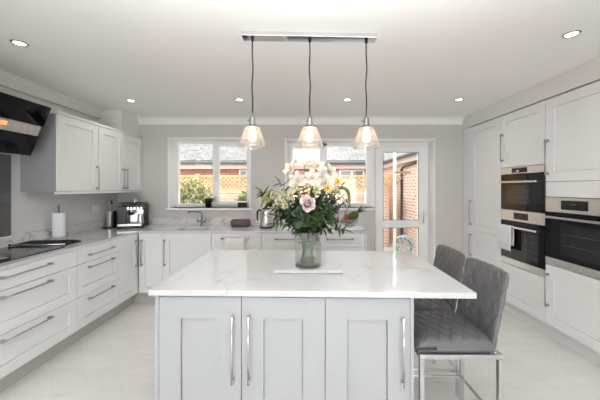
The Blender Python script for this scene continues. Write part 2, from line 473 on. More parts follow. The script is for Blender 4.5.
# cladding below window 2's jamb beside the door
d1 = struct_empty('door_1', (0, YW, 0))
bm = bm_new()
add_box(bm, 1.0, -.04, 0, 1.06, .04, 2.115, .004); add_box(bm, 1.825, -.04, 0, 1.872, .04, 2.115, .004)
add_box(bm, 1.05, -.04, 2.05, 1.83, .04, 2.115, .004); add_box(bm, 1.05, -.04, 0, 1.83, .04, .03, .004)
struct('door_frame', bm, 'upvc_door', d1)
bm = bm_new()
win_frame(bm, 1.065, 1.825, .035, 2.045, .115, -.055, .015, wb=.14, wt=.085)
add_box(bm, 1.17, -.055, .83, 1.72, .015, .945, .004)
leaf = struct('door_leaf', bm, 'upvc_door', d1)
bm = bm_new(); win_frame(bm, 1.178, 1.712, .943, 1.962, .008, -.058, -.05); win_frame(bm, 1.178, 1.712, .173, .832, .008, -.058, -.05)
struct('gasket', bm, 'gutter', d1)
struct('glass', add_box(bm_new(), 1.17, -.03, .93, 1.72, -.022, 1.97), 'glass_win', d1)
struct('glass', add_box(bm_new(), 1.17, -.03, .16, 1.72, -.022, .84), 'glass_win', d1)
bm = bm_new(); add_box(bm, 1.765, -.066, .89, 1.795, -.055, 1.08, .003)
add_tube(bm, [(1.78, -.06, 1.03), (1.78, -.10, 1.03), (1.77, -.105, 1.03), (1.67, -.105, 1.03)], .008)
add_tube(bm, [(1.78, -.066, .945), (1.78, -.056, .945)], .009)
struct('door_handle', bm, 'chrome_dull', d1)

# ------------------------------------------------------------------ cabinetry
def shaker(name, x0, x1, z0, z1, mat, parent, fr=.085, slab=False, g=.0022, th=.02, rec=.012):
    x0 += g; x1 -= g; z0 += g; z1 -= g
    bm = bm_new()
    if slab: add_box(bm, x0, -th, z0, x1, 0, z1, .0015)
    else:
        add_box(bm, x0, -th, z0, x0 + fr, 0, z1); add_box(bm, x1 - fr, -th, z0, x1, 0, z1)
        add_box(bm, x0 + fr, -th, z0, x1 - fr, 0, z0 + fr); add_box(bm, x0 + fr, -th, z1 - fr, x1 - fr, 0, z1)
        q = .0035     # quirk round the sunk panel
        add_box(bm, x0 + fr + q, -th + rec, z0 + fr + q, x1 - fr - q, 0, z1 - fr - q)
        add_box(bm, x0 + fr - .001, -.002, z0 + fr - .001, x1 - fr + .001, 0, z1 - fr + .001)
    return obj(name, bm, mat, parent)

def bar_handle(parent, x, z, L, vert=True, y=-.02, r=.006, mat='nickel', st=.03, name='handle'):
    bm = bm_new()
    if vert:
        add_tube(bm, [(x, y - st, z - L/2), (x, y - st, z + L/2)], r, 10)
        for s in (-1, 1): add_box(bm, x - .009, y - st - .003, z + s*(L/2 - .012) - .011, x + .009, y, z + s*(L/2 - .012) + .011, .002)
    else:
        add_tube(bm, [(x - L/2, y - st, z), (x + L/2, y - st, z)], r, 10)
        for s in (-1, 1): add_box(bm, x + s*(L/2 - .012) - .011, y - st - .003, z - .009, x + s*(L/2 - .012) + .011, y, z + .009, .002)
    return obj(name, bm, mat, parent)

ZT, ZD, ZP = .87, .87, .15
def carcass(root, w, d, z0=ZP, z1=ZT - .002, mat='cab_shade'):
    return obj('carcass', add_box(bm_new(), .001, .001, z0, w - .001, d, z1), mat, root)

RZL, RZR = PI/2, -PI/2
XLF, XRF, YBF = -2.04, 2.29, 3.42     # front planes of left, right and back runs
# left run (local x runs away from the camera)
u = thing('drawer_unit', 'light grey wide three-drawer unit under the black hob', 'cabinet', (XLF, 1.59, 0), RZL)
carcass(u, .9, .6)
for (a, b, sl, hz) in ((.733, ZD, True, .825), (.44, .733, False, .69), (ZP, .44, False, .40)):
    f = shaker('drawer', 0, .9, a, b, 'cab', u, .075, sl); bar_handle(f, .45, hz, .37, False)
u = thing('drawer_unit', 'light grey narrower three-drawer unit to the right of the hob', 'cabinet', (XLF, 2.49, 0), RZL)
carcass(u, .59, .6)
for (a, b, sl, hz) in ((.733, ZD, True, .80), (.44, .733, False, .685), (ZP, .44, False, .39)):
    f = shaker('drawer', 0, .59, a, b, 'cab', u, .075, sl); bar_handle(f, .295, hz, .34, False)
u = thing('base_cabinet', 'slim light grey corner cupboard ending the left-hand run below the coffee machine', 'cabinet', (XLF, 3.08, 0), RZL)
carcass(u, .33, .6)
f = shaker('door', 0, .33, ZP, ZD, 'cab', u, .07); bar_handle(f, .265, .64, .32)
# back run
u = thing('base_cabinet', 'narrow light grey cupboard in the corner left of the sink', 'cabinet', (-2.02, YBF, 0), 0)
carcass(u, .295, .56)
f = shaker('door', 0.012, .295, ZP, ZD, 'cab', u, .07); bar_handle(f, .055, .64, .32)
u = thing('base_cabinet', 'light grey single-door cupboard directly under the sink and tap', 'cabinet', (-1.724, YBF, 0), 0)
obj('carcass', add_box(bm_new(), .001, .001, ZP, .597, .56, .66), 'cab_shade', u)
f = shaker('door', 0, .598, ZP, ZD, 'cab', u, .085); bar_handle(f, .035, .64, .32)
u = thing('base_cabinet', 'light grey unit with a cream towel hanging from its top handle', 'cabinet', (-1.125, YBF, 0), 0)
carcass(u, .608, .56)
f = shaker('drawer', 0, .608, .705, ZD, 'cab', u, .04); bar_handle(f, .29, .812, .34, False, st=.035)
shaker('door', 0, .608, ZP, .705, 'cab', u, .085)
for i, (x, lab) in enumerate(((-.516, 'light grey drawer unit behind the vase, beside the towel unit'), (.112, 'rightmost light grey drawer unit of the back run, below the fruit bowl'))):
    u = thing('drawer_unit', lab, 'cabinet', (x, YBF, 0), 0)
    carcass(u, .625, .56)
    for (a, b, hz) in ((.705, ZD, .805), (.43, .705, .64), (ZP, .43, .37)):
        f = shaker('drawer', 0, .625, a, b, 'cab', u, .04 if a > .7 else .075); bar_handle(f, .325, hz, .33, False)
o = obj('end_panel', add_box(bm_new(), .739, YBF - .022, 0, .757, YB, ZT), 'cab'); tag(o, 'light grey end panel closing the back run beside the door', 'panel')
o = obj('plinth', add_box(bm_new(), -2.125, 1.59, 0, -2.107, 3.485, ZP), 'plinth'); tag(o, 'long grey plinth board under the left-hand drawers', 'plinth')
o = obj('plinth', add_box(bm_new(), -2.105, YBF + .05, 0, .737, YBF + .068, ZP), 'plinth'); tag(o, 'grey plinth board under the sink run below the window', 'plinth')

# worktops
bm = bm_new()
ya, yb = 3.50, 3.72; sx0, sx1 = -1.60, -1.235
add_box(bm, XL, 1.57, .87, -2.02, YB, .90)
add_box(bm, -2.02, 3.39, .87, sx0, YB, .90); add_box(bm, sx1, 3.39, .87, .765, YB, .90)
add_box(bm, sx0, 3.39, .87, sx1, ya, .90); add_box(bm, sx0, yb, .87, sx1, YB, .90)
o = obj('worktop', bm, 'quartz'); tag(o, 'white L-shaped quartz worktop along the left and back walls', 'worktop')
bm = bm_new(); add_box(bm, XL, 2.53, .90, XL + .02, YB, 1.0); add_box(bm, XL, 1.57, .90, XL + .02, 2.53, .99); add_box(bm, XL + .02, YB - .02, .90, .765, YB, 1.0)
o = obj('upstand', bm, 'marble'); tag(o, 'grey veined quartz upstand behind the L-shaped worktop', 'upstand')
bm = bm_new()
z0 = .70
add_box(bm, sx0, ya, z0, sx1, yb, z0 + .01); add_box(bm, sx0 - .01, ya - .01, z0, sx0, yb + .01, .869); add_box(bm, sx1, ya - .01, z0, sx1 + .01, yb + .01, .869)
add_box(bm, sx0, ya - .01, z0, sx1, ya, .869); add_box(bm, sx0, yb, z0, sx1, yb + .01, .869)
s = obj('sink', bm, 'ceramic'); tag(s, 'undermounted sink bowl set in the worktop below the window', 'sink')
obj('drain', add_lathe(bm_new(), [(.035, z0 + .01), (.03, z0 + .014), (.0, z0 + .012)], (-1.418, 3.61, 0), 20, True, False), 'steel', s)

# tap
t = thing('kitchen_tap', 'chrome kitchen tap with two lever handles behind the sink', 'tap', (-1.40, 3.84, .90), 0)
obj('base', add_lathe(bm_new(), [(.028, 0), (.026, .012), (.018, .02), (.018, .05), (.024, .055), (.024, .085), (.016, .095)], n=20), 'tap', t)
bm = bm_new(); add_tube(bm, [(0, 0, .08), (0, 0, .16), (-.003, -.005, .18), (-.02, -.02, .195), (-.06, -.05, .20), (-.12, -.10, .215), (-.128, -.108, .21), (-.13, -.11, .19)], .0125, 10)
obj('spout', bm, 'tap', t)
for s_ in (-1, 1):
    bm = bm_new(); add_tube(bm, [(0, 0, .068), (s_*.045, -.01, .068)], .011, 10); add_tube(bm, [(s_*.045, -.01, .068), (s_*.055, -.015, .07), (s_*.06, -.018, .12)], [.015, .012, .006], 10)
    obj('lever', bm, 'tap', t)

# wall units left
for i, (y, w, side, lab) in enumerate(((2.625, .525, 1, 'pale grey wall cupboard nearest the extractor hood'), (3.15, .44, 1, 'pale grey middle wall cupboard of the three on the left'), (3.59, .405, 0, 'pale grey wall cupboard in the corner above the coffee machine'))):
    u = thing('wall_cabinet', lab, 'cabinet', (-2.33, y, 0), RZL, 'wall cupboards on the left wall')
    obj('carcass', add_box(bm_new(), 0, .001, 1.39, w - .001, .328, 2.125), 'cab_shade', u)
    obj('pelmet', add_box(bm_new(), 0, -.02, 1.365, w, .01, 1.389), 'cab', u)
    f = shaker('door', .004, w - .002, 1.392, 2.122, 'cab', u, .075)
    bar_handle(f, w - .035 if side else .035, 1.54, .26)
    obj('cornice', add_box(bm_new(), -.004 if i == 0 else 0, -.03, 2.124, w, .33, 2.148, .002), 'cab', u)
# tall units right: local x from far end toward camera
u = thing('tall_cabinet', 'tall light grey larder cupboard with two doors beside the back wall', 'cabinet', (XRF, 3.83, 0), RZR)
obj('carcass', add_box(bm_new(), -.165, .001, ZP, .604, .6, 2.258), 'cab_shade', u)
obj('filler_panel', add_box(bm_new(), -.165, -.018, ZP, -.002, .001, 2.258), 'cab', u)
f = shaker('door', 0, .605, .86, 2.250, 'cab', u, .085); bar_handle(f, .03, 1.09, .33)
f = shaker('door', 0, .605, ZP, .86, 'cab', u, .085); bar_handle(f, .03, .655, .30)

def oven(name, lab, loc, w, z0, zc, zd, z1, hz, win, strip=True, grp=None):
    """z0 bottom, door from zd to zc, control strip zc..z1 ; local front at y=0."""
    o = thing(name, lab, 'oven', loc, RZR, grp)
    obj('body', add_box(bm_new(), .012, .002, z0 + .002, w - .012, .5, z1 - .002), 'black_satin', o)
    obj('control_panel', add_box(bm_new(), .004, -.024, zc + .002, w - .004, .002, z1 - .002, .002), 'steel', o)
    if zd > z0 + .01: obj('lower_trim', add_box(bm_new(), .004, -.024, z0 + .002, w - .004, .002, zd - .002, .002), 'steel', o)
    d = obj('oven_door', add_box(bm_new(), .004, -.026, zd + .002, w - .004, .002, zc - .002, .002), 'black_glass', o)
    obj('oven_window', add_box(bm_new(), win[0], -.0275, win[1], win[2], -.0255, win[3]), 'oven_inner', d)
    for k in (1, 2):
        zz = win[1] + (win[3] - win[1]) * k / 3
        box('shelf_rail', (win[0] + .02, -.0282, zz), (win[2] - .02, -.027, zz + .003), 'display_mark', d)
    bm = bm_new(); add_box(bm, .03, -.072, hz - .010, w - .05, -.056, hz + .010, .004)
    for x in (.05, w - .07): add_box(bm, x - .01, -.06, hz - .008, x + .01, -.025, hz + .008)
    obj('handle', bm, 'chrome_dull', d)
    return o
def display(o, x0, x1, z0, z1):
    d = obj('display', add_box(bm_new(), x0, -.0262, z0, x1, -.0235, z1), 'display', o)
    zc = (z0 + z1) / 2; n = 5
    for k in range(n):
        x = x0 + (x1 - x0) * (k + .8) / (n + .6); box('touch_mark', (x - .004, -.0268, zc - .013), (x + .004, -.0258, zc - .010), 'display_mark', d)
    box('readout', ((x0+x1)/2 - .02, -.0268, zc + .002), ((x0+x1)/2 + .02, -.0258, zc + .012), 'display_mark', d)

XB_, XC_ = 3.223, 2.632
u = thing('tall_cabinet', 'tall grey housing unit holding the two stacked ovens', 'cabinet', (XRF, XB_, 0), RZR)
bm = bm_new(); add_box(bm, .0, .001, ZP, .589, .6, .58); add_box(bm, 0, .001, 1.652, .589, .6, 2.258)
add_box(bm, 0, .001, .58, .011, .6, 1.652); add_box(bm, .579, .001, .58, .589, .6, 1.652); add_box(bm, .011, .51, .58, .579, .6, 1.652)
obj('carcass', bm, 'cab_shade', u)
f = shaker('door', 0, .59, 1.652, 2.250, 'cab', u, .085); bar_handle(f, .03, 1.88, .31)
shaker('drawer', 0, .59, ZP, .578, 'cab', u, .085)
o = oven('compact_oven', 'compact black glass oven, upper of the stacked pair', (XRF, XB_, 0), .59, 1.186, 1.575, 1.186, 1.650, 1.49, (.10, 1.255, .42, 1.455))
display(o, .17, .38, 1.588, 1.638)
bm = bm_new(); add_lathe(bm, [(.016, 0), (.016, .02), (.012, .024)], n=20, mat=Matrix.Rotation(PI/2, 4, 'X'), c=(.275, -.026, 1.598))
obj('control_knob', bm, 'chrome_dull', o)
o = oven('oven', 'black glass oven with a white towel on its handle, lower of the stacked pair', (XRF, XB_, 0), .59, .582, 1.066, .652, 1.184, 1.004, (.34, .70, .52, .96))
display(o, .20, .39, 1.092, 1.160)
u = thing('tall_cabinet', 'tall grey housing unit around the single oven at the right edge', 'cabinet', (XRF, XC_, 0), RZR)
bm = bm_new(); add_box(bm, .001, .001, ZP, .599, .6, .718); add_box(bm, .001, .001, 1.342, .599, .6, 2.258)
add_box(bm, .001, .001, .718, .011, .6, 1.342); add_box(bm, .589, .001, .718, .599, .6, 1.342); add_box(bm, .011, .51, .718, .589, .6, 1.342)
obj('carcass', bm, 'cab_shade', u)
f = shaker('door', 0, .6, 1.482, 2.250, 'cab', u, .085); bar_handle(f, .03, 1.71, .33)
shaker('filler_panel', 0, .6, 1.342, 1.482, 'cab', u, slab=True)
f = shaker('door', 0, .6, ZP, .716, 'cab', u, .085); bar_handle(f, .03, .48, .31)
o = oven('oven', 'single black glass oven built in at the right edge', (XRF, XC_, 0), .6, .718, 1.205, .785, 1.340, 1.16, (.16, .83, .56, 1.11))
display(o, .165, .40, 1.235, 1.315)
o = obj('plinth', add_box(bm_new(), 2.35, 2.03, 0, 2.368, YB, ZP), 'plinth'); o.data.materials[0] = M['cab']; tag(o, 'light grey plinth board under the tall oven units', 'plinth')

# ------------------------------------------------------------------ island
IR = math.radians(-1.4)
isl = thing('kitchen_island', 'pale grey kitchen island cupboards with three shaker doors', 'island', (.042, 1.883, 0), IR)
bx0, bx1, by0, by1 = -.805, .528, -.425, .43
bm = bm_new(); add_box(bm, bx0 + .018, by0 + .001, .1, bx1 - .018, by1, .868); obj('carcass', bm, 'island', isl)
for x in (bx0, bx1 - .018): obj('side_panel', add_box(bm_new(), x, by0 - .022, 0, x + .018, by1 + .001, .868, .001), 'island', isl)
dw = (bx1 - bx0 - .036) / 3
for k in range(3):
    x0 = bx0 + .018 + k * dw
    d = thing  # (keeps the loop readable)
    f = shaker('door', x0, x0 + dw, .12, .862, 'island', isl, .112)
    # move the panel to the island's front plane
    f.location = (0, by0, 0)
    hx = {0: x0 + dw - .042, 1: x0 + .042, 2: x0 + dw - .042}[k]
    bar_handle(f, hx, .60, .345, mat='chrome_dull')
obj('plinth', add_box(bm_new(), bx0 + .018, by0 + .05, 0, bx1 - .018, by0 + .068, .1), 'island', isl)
o = obj('island_worktop', add_box(bm_new(), -.833, -.465, .87, .833, .465, .90, .003), 'quartz')
o.location = (.042, 1.883, 0); o.rotation_euler = (0, 0, IR); tag(o, 'large white polished quartz worktop on the island', 'worktop')

o = obj('marble_slab', add_box(bm_new(), -.185, 1.705, .903, .243, 1.93, .922, .002), 'quartz'); tag(o, 'flat white marble slab under the flower vase', 'board')
bm = bm_new(); add_box(bm, -.18, 1.710, .9005, .238, 1.925, .903); obj('foot', bm, 'gutter', o)

# ------------------------------------------------------------------ pendant fixture
pf = thing('pendant_light', 'chrome ceiling bar with three clear glass cone pendants above the island', 'pendant light', (.038, 1.843, H), .034)
obj('ceiling_bar', add_box(bm_new(), -.44, -.0375, -.027, .44, .0375, 0, .002), 'chrome', pf)
for s_ in (-.375, 0, .375):
    bm = bm_new()
    zt = -.03; zb = -.525
    pts = [(s_ + .0035 * math.sin(k * .9 + s_ * 9) * math.sin(PI * k / 14), 0, zt + (zb - zt) * k / 14) for k in range(15)]
    add_tube(bm, pts, .0042, 8); add_lathe(bm, [(.009, -.045), (.012, -.027)], (s_, 0, 0), 14)
    obj('cord', bm, 'cord', pf)
    hd = obj('lamp_holder', add_lathe(bm_new(), [(.006, -.515), (.008, -.535), (.015, -.54), (.018, -.55), (.018, -.575), (.021, -.58), (.021, -.586), (.017, -.592), (.03, -.598), (.04, -.606), (.042, -.612)], (s_, 0, 0), 24), 'nickel', pf)
    obj('switch_knob', add_tube(bm_new(), [(s_ - .016, 0, -.565), (s_ - .032, -.004, -.565)], .005, 8), 'nickel', hd)
    bm = bm_new(); add_lathe(bm, [(.040, -.600), (.044, -.606), (.052, -.625), (.093, -.735), (.0945, -.738), (.0935, -.740), (.0915, -.736)], (s_, 0, 0), 40, False, False)
    obj('glass_shade', bm, 'glass_shade', pf)
    g = obj('bulb', add_lathe(bm_new(), [(.013, -.612), (.014, -.63), (.024, -.655), (.027, -.672), (.022, -.692), (.010, -.703), (.001, -.705)], (s_, 0, 0), 20, True, False), 'bulb_glass', pf)
    bm = bm_new(); add_tube(bm, [(s_ - .006, 0, -.63), (s_ - .009, 0, -.668), (s_, 0, -.675), (s_ + .009, 0, -.668), (s_ + .006, 0, -.63)], .0042, 8)
    obj('filament', bm, 'bulb', g)
    pl = bpy.data.lights.new('bulb_light', 'POINT'); pl.energy = 1.6; pl.color = (1, .86, .70); pl.shadow_soft_size = .03
    po = bpy.data.objects.new('bulb_light', pl); COL.objects.link(po); po.parent = pf; po.location = (s_, 0, -.66)

# downlights
DL = [(19.5, 43), (131, 100.5), (239.5, 99.5), (347.5, 99.5), (459, 99.5), (571.5, 34)]
DN = ['recessed ceiling downlight nearest at the left, toward the hood', 'recessed ceiling downlight above the left wall cupboards', 'recessed ceiling downlight left of the middle pendant cord', 'recessed ceiling downlight right of the middle pendant cord', 'recessed ceiling downlight in front of the larder cupboard', 'recessed ceiling downlight nearest at the right, above the ovens']
def area(name, loc, rot, size, power, col, sy=None, spread=PI, shape=None):
    l = bpy.data.lights.new(name, 'AREA'); l.size = size; l.energy = power; l.color = col
    if shape: l.shape = shape
    if sy: l.shape = 'RECTANGLE'; l.size_y = sy
    l.spread = spread
    o = bpy.data.objects.new(name, l); COL.objects.link(o); o.location = loc; o.rotation_euler = rot
    return o
for (px, py), lab in zip(DL, DN):
    d = (H - CAM.z) * F / (188 - py); x = (px - 304) / F * d
    t = thing('downlight', lab, 'downlight', (x, d, H), 0, 'recessed ceiling downlights')
    obj('bezel', add_lathe(bm_new(), [(.034, -.001), (.036, -.006), (.046, -.004), (.048, 0)], n=28, cap0=False, cap1=False), 'nickel', t)
    obj('lamp', add_lathe(bm_new(), [(.034, -.002), (.001, -.003)], n=24, cap0=False), 'downlight', t)
    area('downlight_beam', (x, d, H - .012), (0, 0, 0), .07, 1.1, (1, .97, .93), spread=2.4, shape='DISK')
for (x, y) in ((-1.9, .3), (1.7, .3), (0, .2), (-1.9, -1.6), (1.7, -1.6), (0, -1.6)):  # unseen downlights added behind the camera for room light
    t = thing('downlight', 'unseen ceiling downlight added behind the viewpoint to light the room', 'downlight', (x, y, H), 0, 'recessed ceiling downlights')
    obj('bezel', add_lathe(bm_new(), [(.034, -.001), (.036, -.006), (.046, -.004), (.048, 0)], n=28, cap0=False, cap1=False), 'nickel', t)
    obj('lamp', add_lathe(bm_new(), [(.034, -.002), (.001, -.003)], n=24, cap0=False), 'downlight', t)
    area('downlight_beam', (x, y, H - .012), (0, 0, 0), .07, 1.1, (1, .97, .93), spread=2.4, shape='DISK')

# ------------------------------------------------------------------ hob and hood
hb = thing('induction_hob', 'black glass induction hob set in the left worktop', 'hob', (0, 0, .90), 0)
obj('glass_top', add_box(bm_new(), -2.60, 1.62, .0, -2.105, 2.475, .008, .002), 'hob_glass', hb)
bm = bm_new()
for (x, y, r) in ((-2.45, 1.85, .09), (-2.22, 1.85, .07), (-2.45, 2.25, .07), (-2.24, 2.25, .09)):
    add_lathe(bm, [(r, .0085), (r - .003, .0087)], (x, y, 0), 32, False, False)
obj('zone_rings', bm, 'display_mark', hb)
obj('steel_strip', add_box(bm_new(), -2.30, 1.96, .008, -2.19, 2.075, .011, .001), 'steel', hb)  # plain steel strip lying on the hob glass
hb.location.z = .9005
g = thing('griddle_pan', 'flat black iron griddle tray with a steel bar handle beside the hob', 'griddle', (-2.36, 2.52, .902), .12)
bm = bm_new(); add_box(bm, -.22, 0, .006, .20, .17, .022, .004)
for k in range(9): add_box(bm, -.20, .012 + k * .017, .022, .18, .018 + k * .017, .026)
add_tube(bm, [(.20, .085, .016), (.26, .10, .018)], [.012, .008], 8)
for x in (-.18, .16):
    for y in (.02, .14): add_lathe(bm, [(.008, 0), (.008, .008)], (x, y, 0), 10)
obj('plate', bm, 'iron', g)
obj('end_ring', add_lathe(bm_new(), [(.006, -.004), (.009, 0), (.006, .004)], (.268, .103, .018), 12), 'nickel', g)
bm = bm_new(); add_tube(bm, [(-.23, -.03, .018), (.22, -.03, .018)], .006, 8); b_ = obj('bar_handle', bm, 'chrome_dull', g)
bm = bm_new()
for x in (-.235, .225): add_ball(bm, (x, -.03, .018), .011, seg=10); add_tube(bm, [(x, -.03, .018), (x * .93, .004, .016)], .005, 6)
obj('handle_end', bm, 'black', g)

hd = thing('extractor_hood', 'angled black glass extractor hood with a steel band on the left wall', 'extractor hood', (0, 1.62, 0), 0)
Yn, Yf = 0, .87
# inclined slab: section in (x,z)
def hoodsec(a, b, off0, off1):
    # along the slope from bottom (t=0) to top (t=1)
    B = Vector((-2.43, 1.71)); T = Vector((-2.245, 2.135)); n = Vector((T - B).yx); n = Vector(((T - B).y, -(T - B).x)).normalized()
    p = B + (T - B) * a; q = B + (T - B) * b
    return [tuple(p + n * off0), tuple(q + n * off0), tuple(q + n * off1), tuple(p + n * off1)]
obj('lower_glass', add_prism(bm_new(), hoodsec(0, .40, -.02, 0), 'y', Yn, Yf), 'black_glass', hd)
bnd = obj('steel_band', add_prism(bm_new(), hoodsec(.405, .60, -.02, .003), 'y', Yn, Yf - .02), 'steel', hd)
obj('upper_glass', add_prism(bm_new(), hoodsec(.605, 1, -.02, 0), 'y', Yn, Yf), 'black_glass', hd)
obj('body', add_prism(bm_new(), [(-2.655, 1.74), (-2.452, 1.715), (-2.27, 2.13), (-2.655, 2.13)], 'y', Yn + .03, Yf - .03), 'black_satin', hd)
obj('orange_patch', add_prism(bm_new(), hoodsec(.49, .56, .003, .005), 'y', .53, .575), 'orange_emit', bnd)  # small orange emissive patch on the steel band
# smoked splashback panel behind the hob
o = obj('splashback', add_box(bm_new(), XL + .021, 1.60, .995, XL + .029, 2.515, 1.72), 'splash'); tag(o, 'dark smoked glass splashback on the wall under the hood', 'splashback')
obj('edge_trim', add_box(bm_new(), XL + .018, 1.60, .985, XL + .034, 2.522, .996), 'reveal', o)

# ------------------------------------------------------------------ small things on the worktop
t = thing('paper_towel_holder', 'white kitchen paper roll on an upright steel holder beside the hob', 'paper towel', (-2.565, 2.93, .90), 0)
obj('base', add_lathe(bm_new(), [(.07, 0), (.07, .008), (.06, .012)], n=28), 'steel', t)
obj('pole', add_lathe(bm_new(), [(.007, .01), (.007, .315), (.014, .318), (.014, .345), (.008, .35)], n=14), 'nickel', t)
obj('paper_roll', add_lathe(bm_new(), [(.02, .25), (.02, .268), (.054, .268), (.056, .266), (.056, .016), (.054, .014), (.02, .014)], n=36, cap0=False, cap1=False), 'paper', t)

t = thing('utensil_pot', 'steel utensil pot with a black frame on the left worktop', 'utensil pot', (-2.56, 3.70, .90), 0)
obj('base', add_box(bm_new(), -.07, -.06, 0, .07, .06, .012, .003), 'black', t)
obj('pot', add_lathe(bm_new(), [(.043, .012), (.045, .02), (.045, .21), (.047, .214), (.042, .214), (.042, .03)], n=28, cap1=True), 'pot_steel', t)
obj('bracket', add_box(bm_new(), .05, -.03, .01, .066, .03, .22, .002), 'black', t)
for k, (x, y, hgt, m_) in enumerate(((-.018, 0, .33, 'steel'), (.012, .012, .34, 'black'), (.02, -.012, .31, 'steel'), (0, .02, .36, 'black'))):
    bm = bm_new(); add_tube(bm, [(x * .6, y * .6, .04), (x, y, hgt - .05), (x * 1.2, y * 1.2, hgt)], [.004, .005, .009], 8)
    q = obj(('serving_spoon', 'spatula', 'whisk', 'ladle')[k], bm, m_)
    q.location = t.location
    tag(q, ('short steel serving spoon handle in the steel pot', 'black spatula handle standing in the steel pot', 'lowest steel whisk handle in the steel pot', 'tallest black ladle handle in the steel pot')[k], 'utensil', 'utensils in the steel pot')

t = thing('espresso_machine', 'black and steel espresso machine in the worktop corner', 'coffee machine', (-2.285, 3.76, .90), .34)
obj('base', add_box(bm_new(), -.16, -.15, .0, .16, .16, .03, .006), 'black', t)
obj('drip_tray', add_box(bm_new(), -.155, -.16, .03, .12, -.01, .062, .005), 'steel', t)
bm = bm_new()
for k in range(8): add_box(bm, -.14 + k * .031, -.15, .062, -.128 + k * .031, -.02, .066)
obj('drip_grille', bm, 'black', t)
obj('body', add_box(bm_new(), -.155, .03, .03, .15, .16, .30, .008), 'black', t)
obj('front_panel', add_box(bm_new(), -.05, .022, .06, .11, .03, .235, .002), 'steel', t)
obj('side_housing', add_box(bm_new(), -.165, -.11, .03, -.06, .035, .285, .010), 'black_satin', t)
hf = obj('head', add_box(bm_new(), -.10, -.10, .235, .155, .05, .31, .010), 'black', t)
obj('name_strip', add_box(bm_new(), -.06, -.103, .236, .12, -.099, .252, .001), 'nickel', hf)
bm = bm_new()
for k in range(5): add_lathe(bm, [(.010, 0), (.010, .008)], (-.045 + k * .038, -.103, .262), 14, mat=Matrix.Rotation(PI/2, 4, 'X'))
obj('button', bm, 'chrome', hf)
bm = bm_new(); add_lathe(bm, [(.032, .20), (.032, .236)], (-.01, -.07, 0), 22); gh = obj('group_head', bm, 'chrome', t)
obj('portafilter', add_tube(bm_new(), [(-.01, -.07, .195), (-.01, -.10, .195), (-.01, -.20, .185)], [.03, .012, .013], 12), 'black', t)
bm = bm_new(); add_lathe(bm, [(.034, .315), (.036, .36), (.026, .365), (.026, .375)], (.0, .05, 0), 24); obj('bean_hopper', bm, 'steel', t)
obj('cup_rail', add_tube(bm_new(), [(-.15, -.11, .325), (.15, -.11, .325), (.15, .14, .325), (-.15, .14, .325), (-.15, -.11, .325)], .004, 6), 'black', t)
t = thing('milk_jug', 'steel milk jug with a black handle on the coffee machine tray', 'jug', (-2.155, 3.575, .945), 0)
t.location = (-2.135, 3.66, .967)
obj('body', add_lathe(bm_new(), [(.038, 0), (.040, .01), (.036, .06), (.033, .09), (.036, .115), (.033, .113)], n=28, cap1=False), 'steel', t)
obj('handle', add_tube(bm_new(), [(.034, 0, .10), (.06, 0, .105), (.078, 0, .09), (.08, 0, .04), (.07, 0, .02)], .008, 8), 'black', t)

o = obj('wall_socket', add_box(bm_new(), XL, 3.50, 1.12, XL + .01, 3.64, 1.21, .003), 'socket'); tag(o, 'white double wall socket above the left worktop upstand', 'socket')
bm = bm_new()
for y in (3.525, 3.595): add_box(bm, XL + .01, y, 1.18, XL + .014, y + .02, 1.20, .001)
obj('switch', bm, 'socket', o)

t = thing('kettle', 'brushed steel kettle with a black handle near the flower vase', 'kettle', (-.50, 3.70, .90), 0)
obj('base', add_lathe(bm_new(), [(.088, 0), (.09, .01), (.082, .02)], n=30), 'black', t)
b_ = obj('body', add_lathe(bm_new(), [(.078, .02), (.08, .03), (.074, .12), (.068, .20), (.062, .235), (.05, .245)], n=32), 'steel', t)
obj('lid', add_lathe(bm_new(), [(.052, .244), (.05, .256), (.012, .262), (.012, .272), (.006, .276)], n=24), 'black', b_)
obj('handle', add_tube(bm_new(), [(-.055, 0, .225), (-.09, 0, .235), (-.115, 0, .215), (-.118, 0, .15), (-.112, 0, .09)], [.012, .013, .013, .012, .009], 10), 'black', t)
obj('spout', add_tube(bm_new(), [(.05, 0, .19), (.075, 0, .225), (.085, 0, .24)], [.02, .016, .010], 10), 'steel', t)
t = thing('glass_mug', 'small glass mug with a steel loop handle beside the kettle', 'mug', (-.385, 3.74, .90), 0)
obj('body', add_lathe(bm_new(), [(.03, 0), (.034, .01), (.036, .12), (.034, .12), (.03, .012)], n=24, cap1=False), 'glass_bowl', t)
obj('handle', add_tube(bm_new(), [(.034, -.01, .12), (.06, -.02, .125), (.08, -.025, .09), (.075, -.02, .04), (.036, -.01, .02)], .0045, 8), 'nickel', t)

t = thing('storage_case', 'mauve rounded oblong case on the worktop under the window', 'case', (-.855, 3.78, .90), 0)
bm = bm_new(); add_box(bm, -.13, -.05, 0, .13, .05, .105, .03); b_ = obj('body', bm, 'mauve', t)
for f in b_.data.polygons: f.use_smooth = False
bm = bm_new(); add_box(bm, -.131, -.051, .050, .131, .051, .055, .001); obj('seam_band', bm, 'black_satin', t)

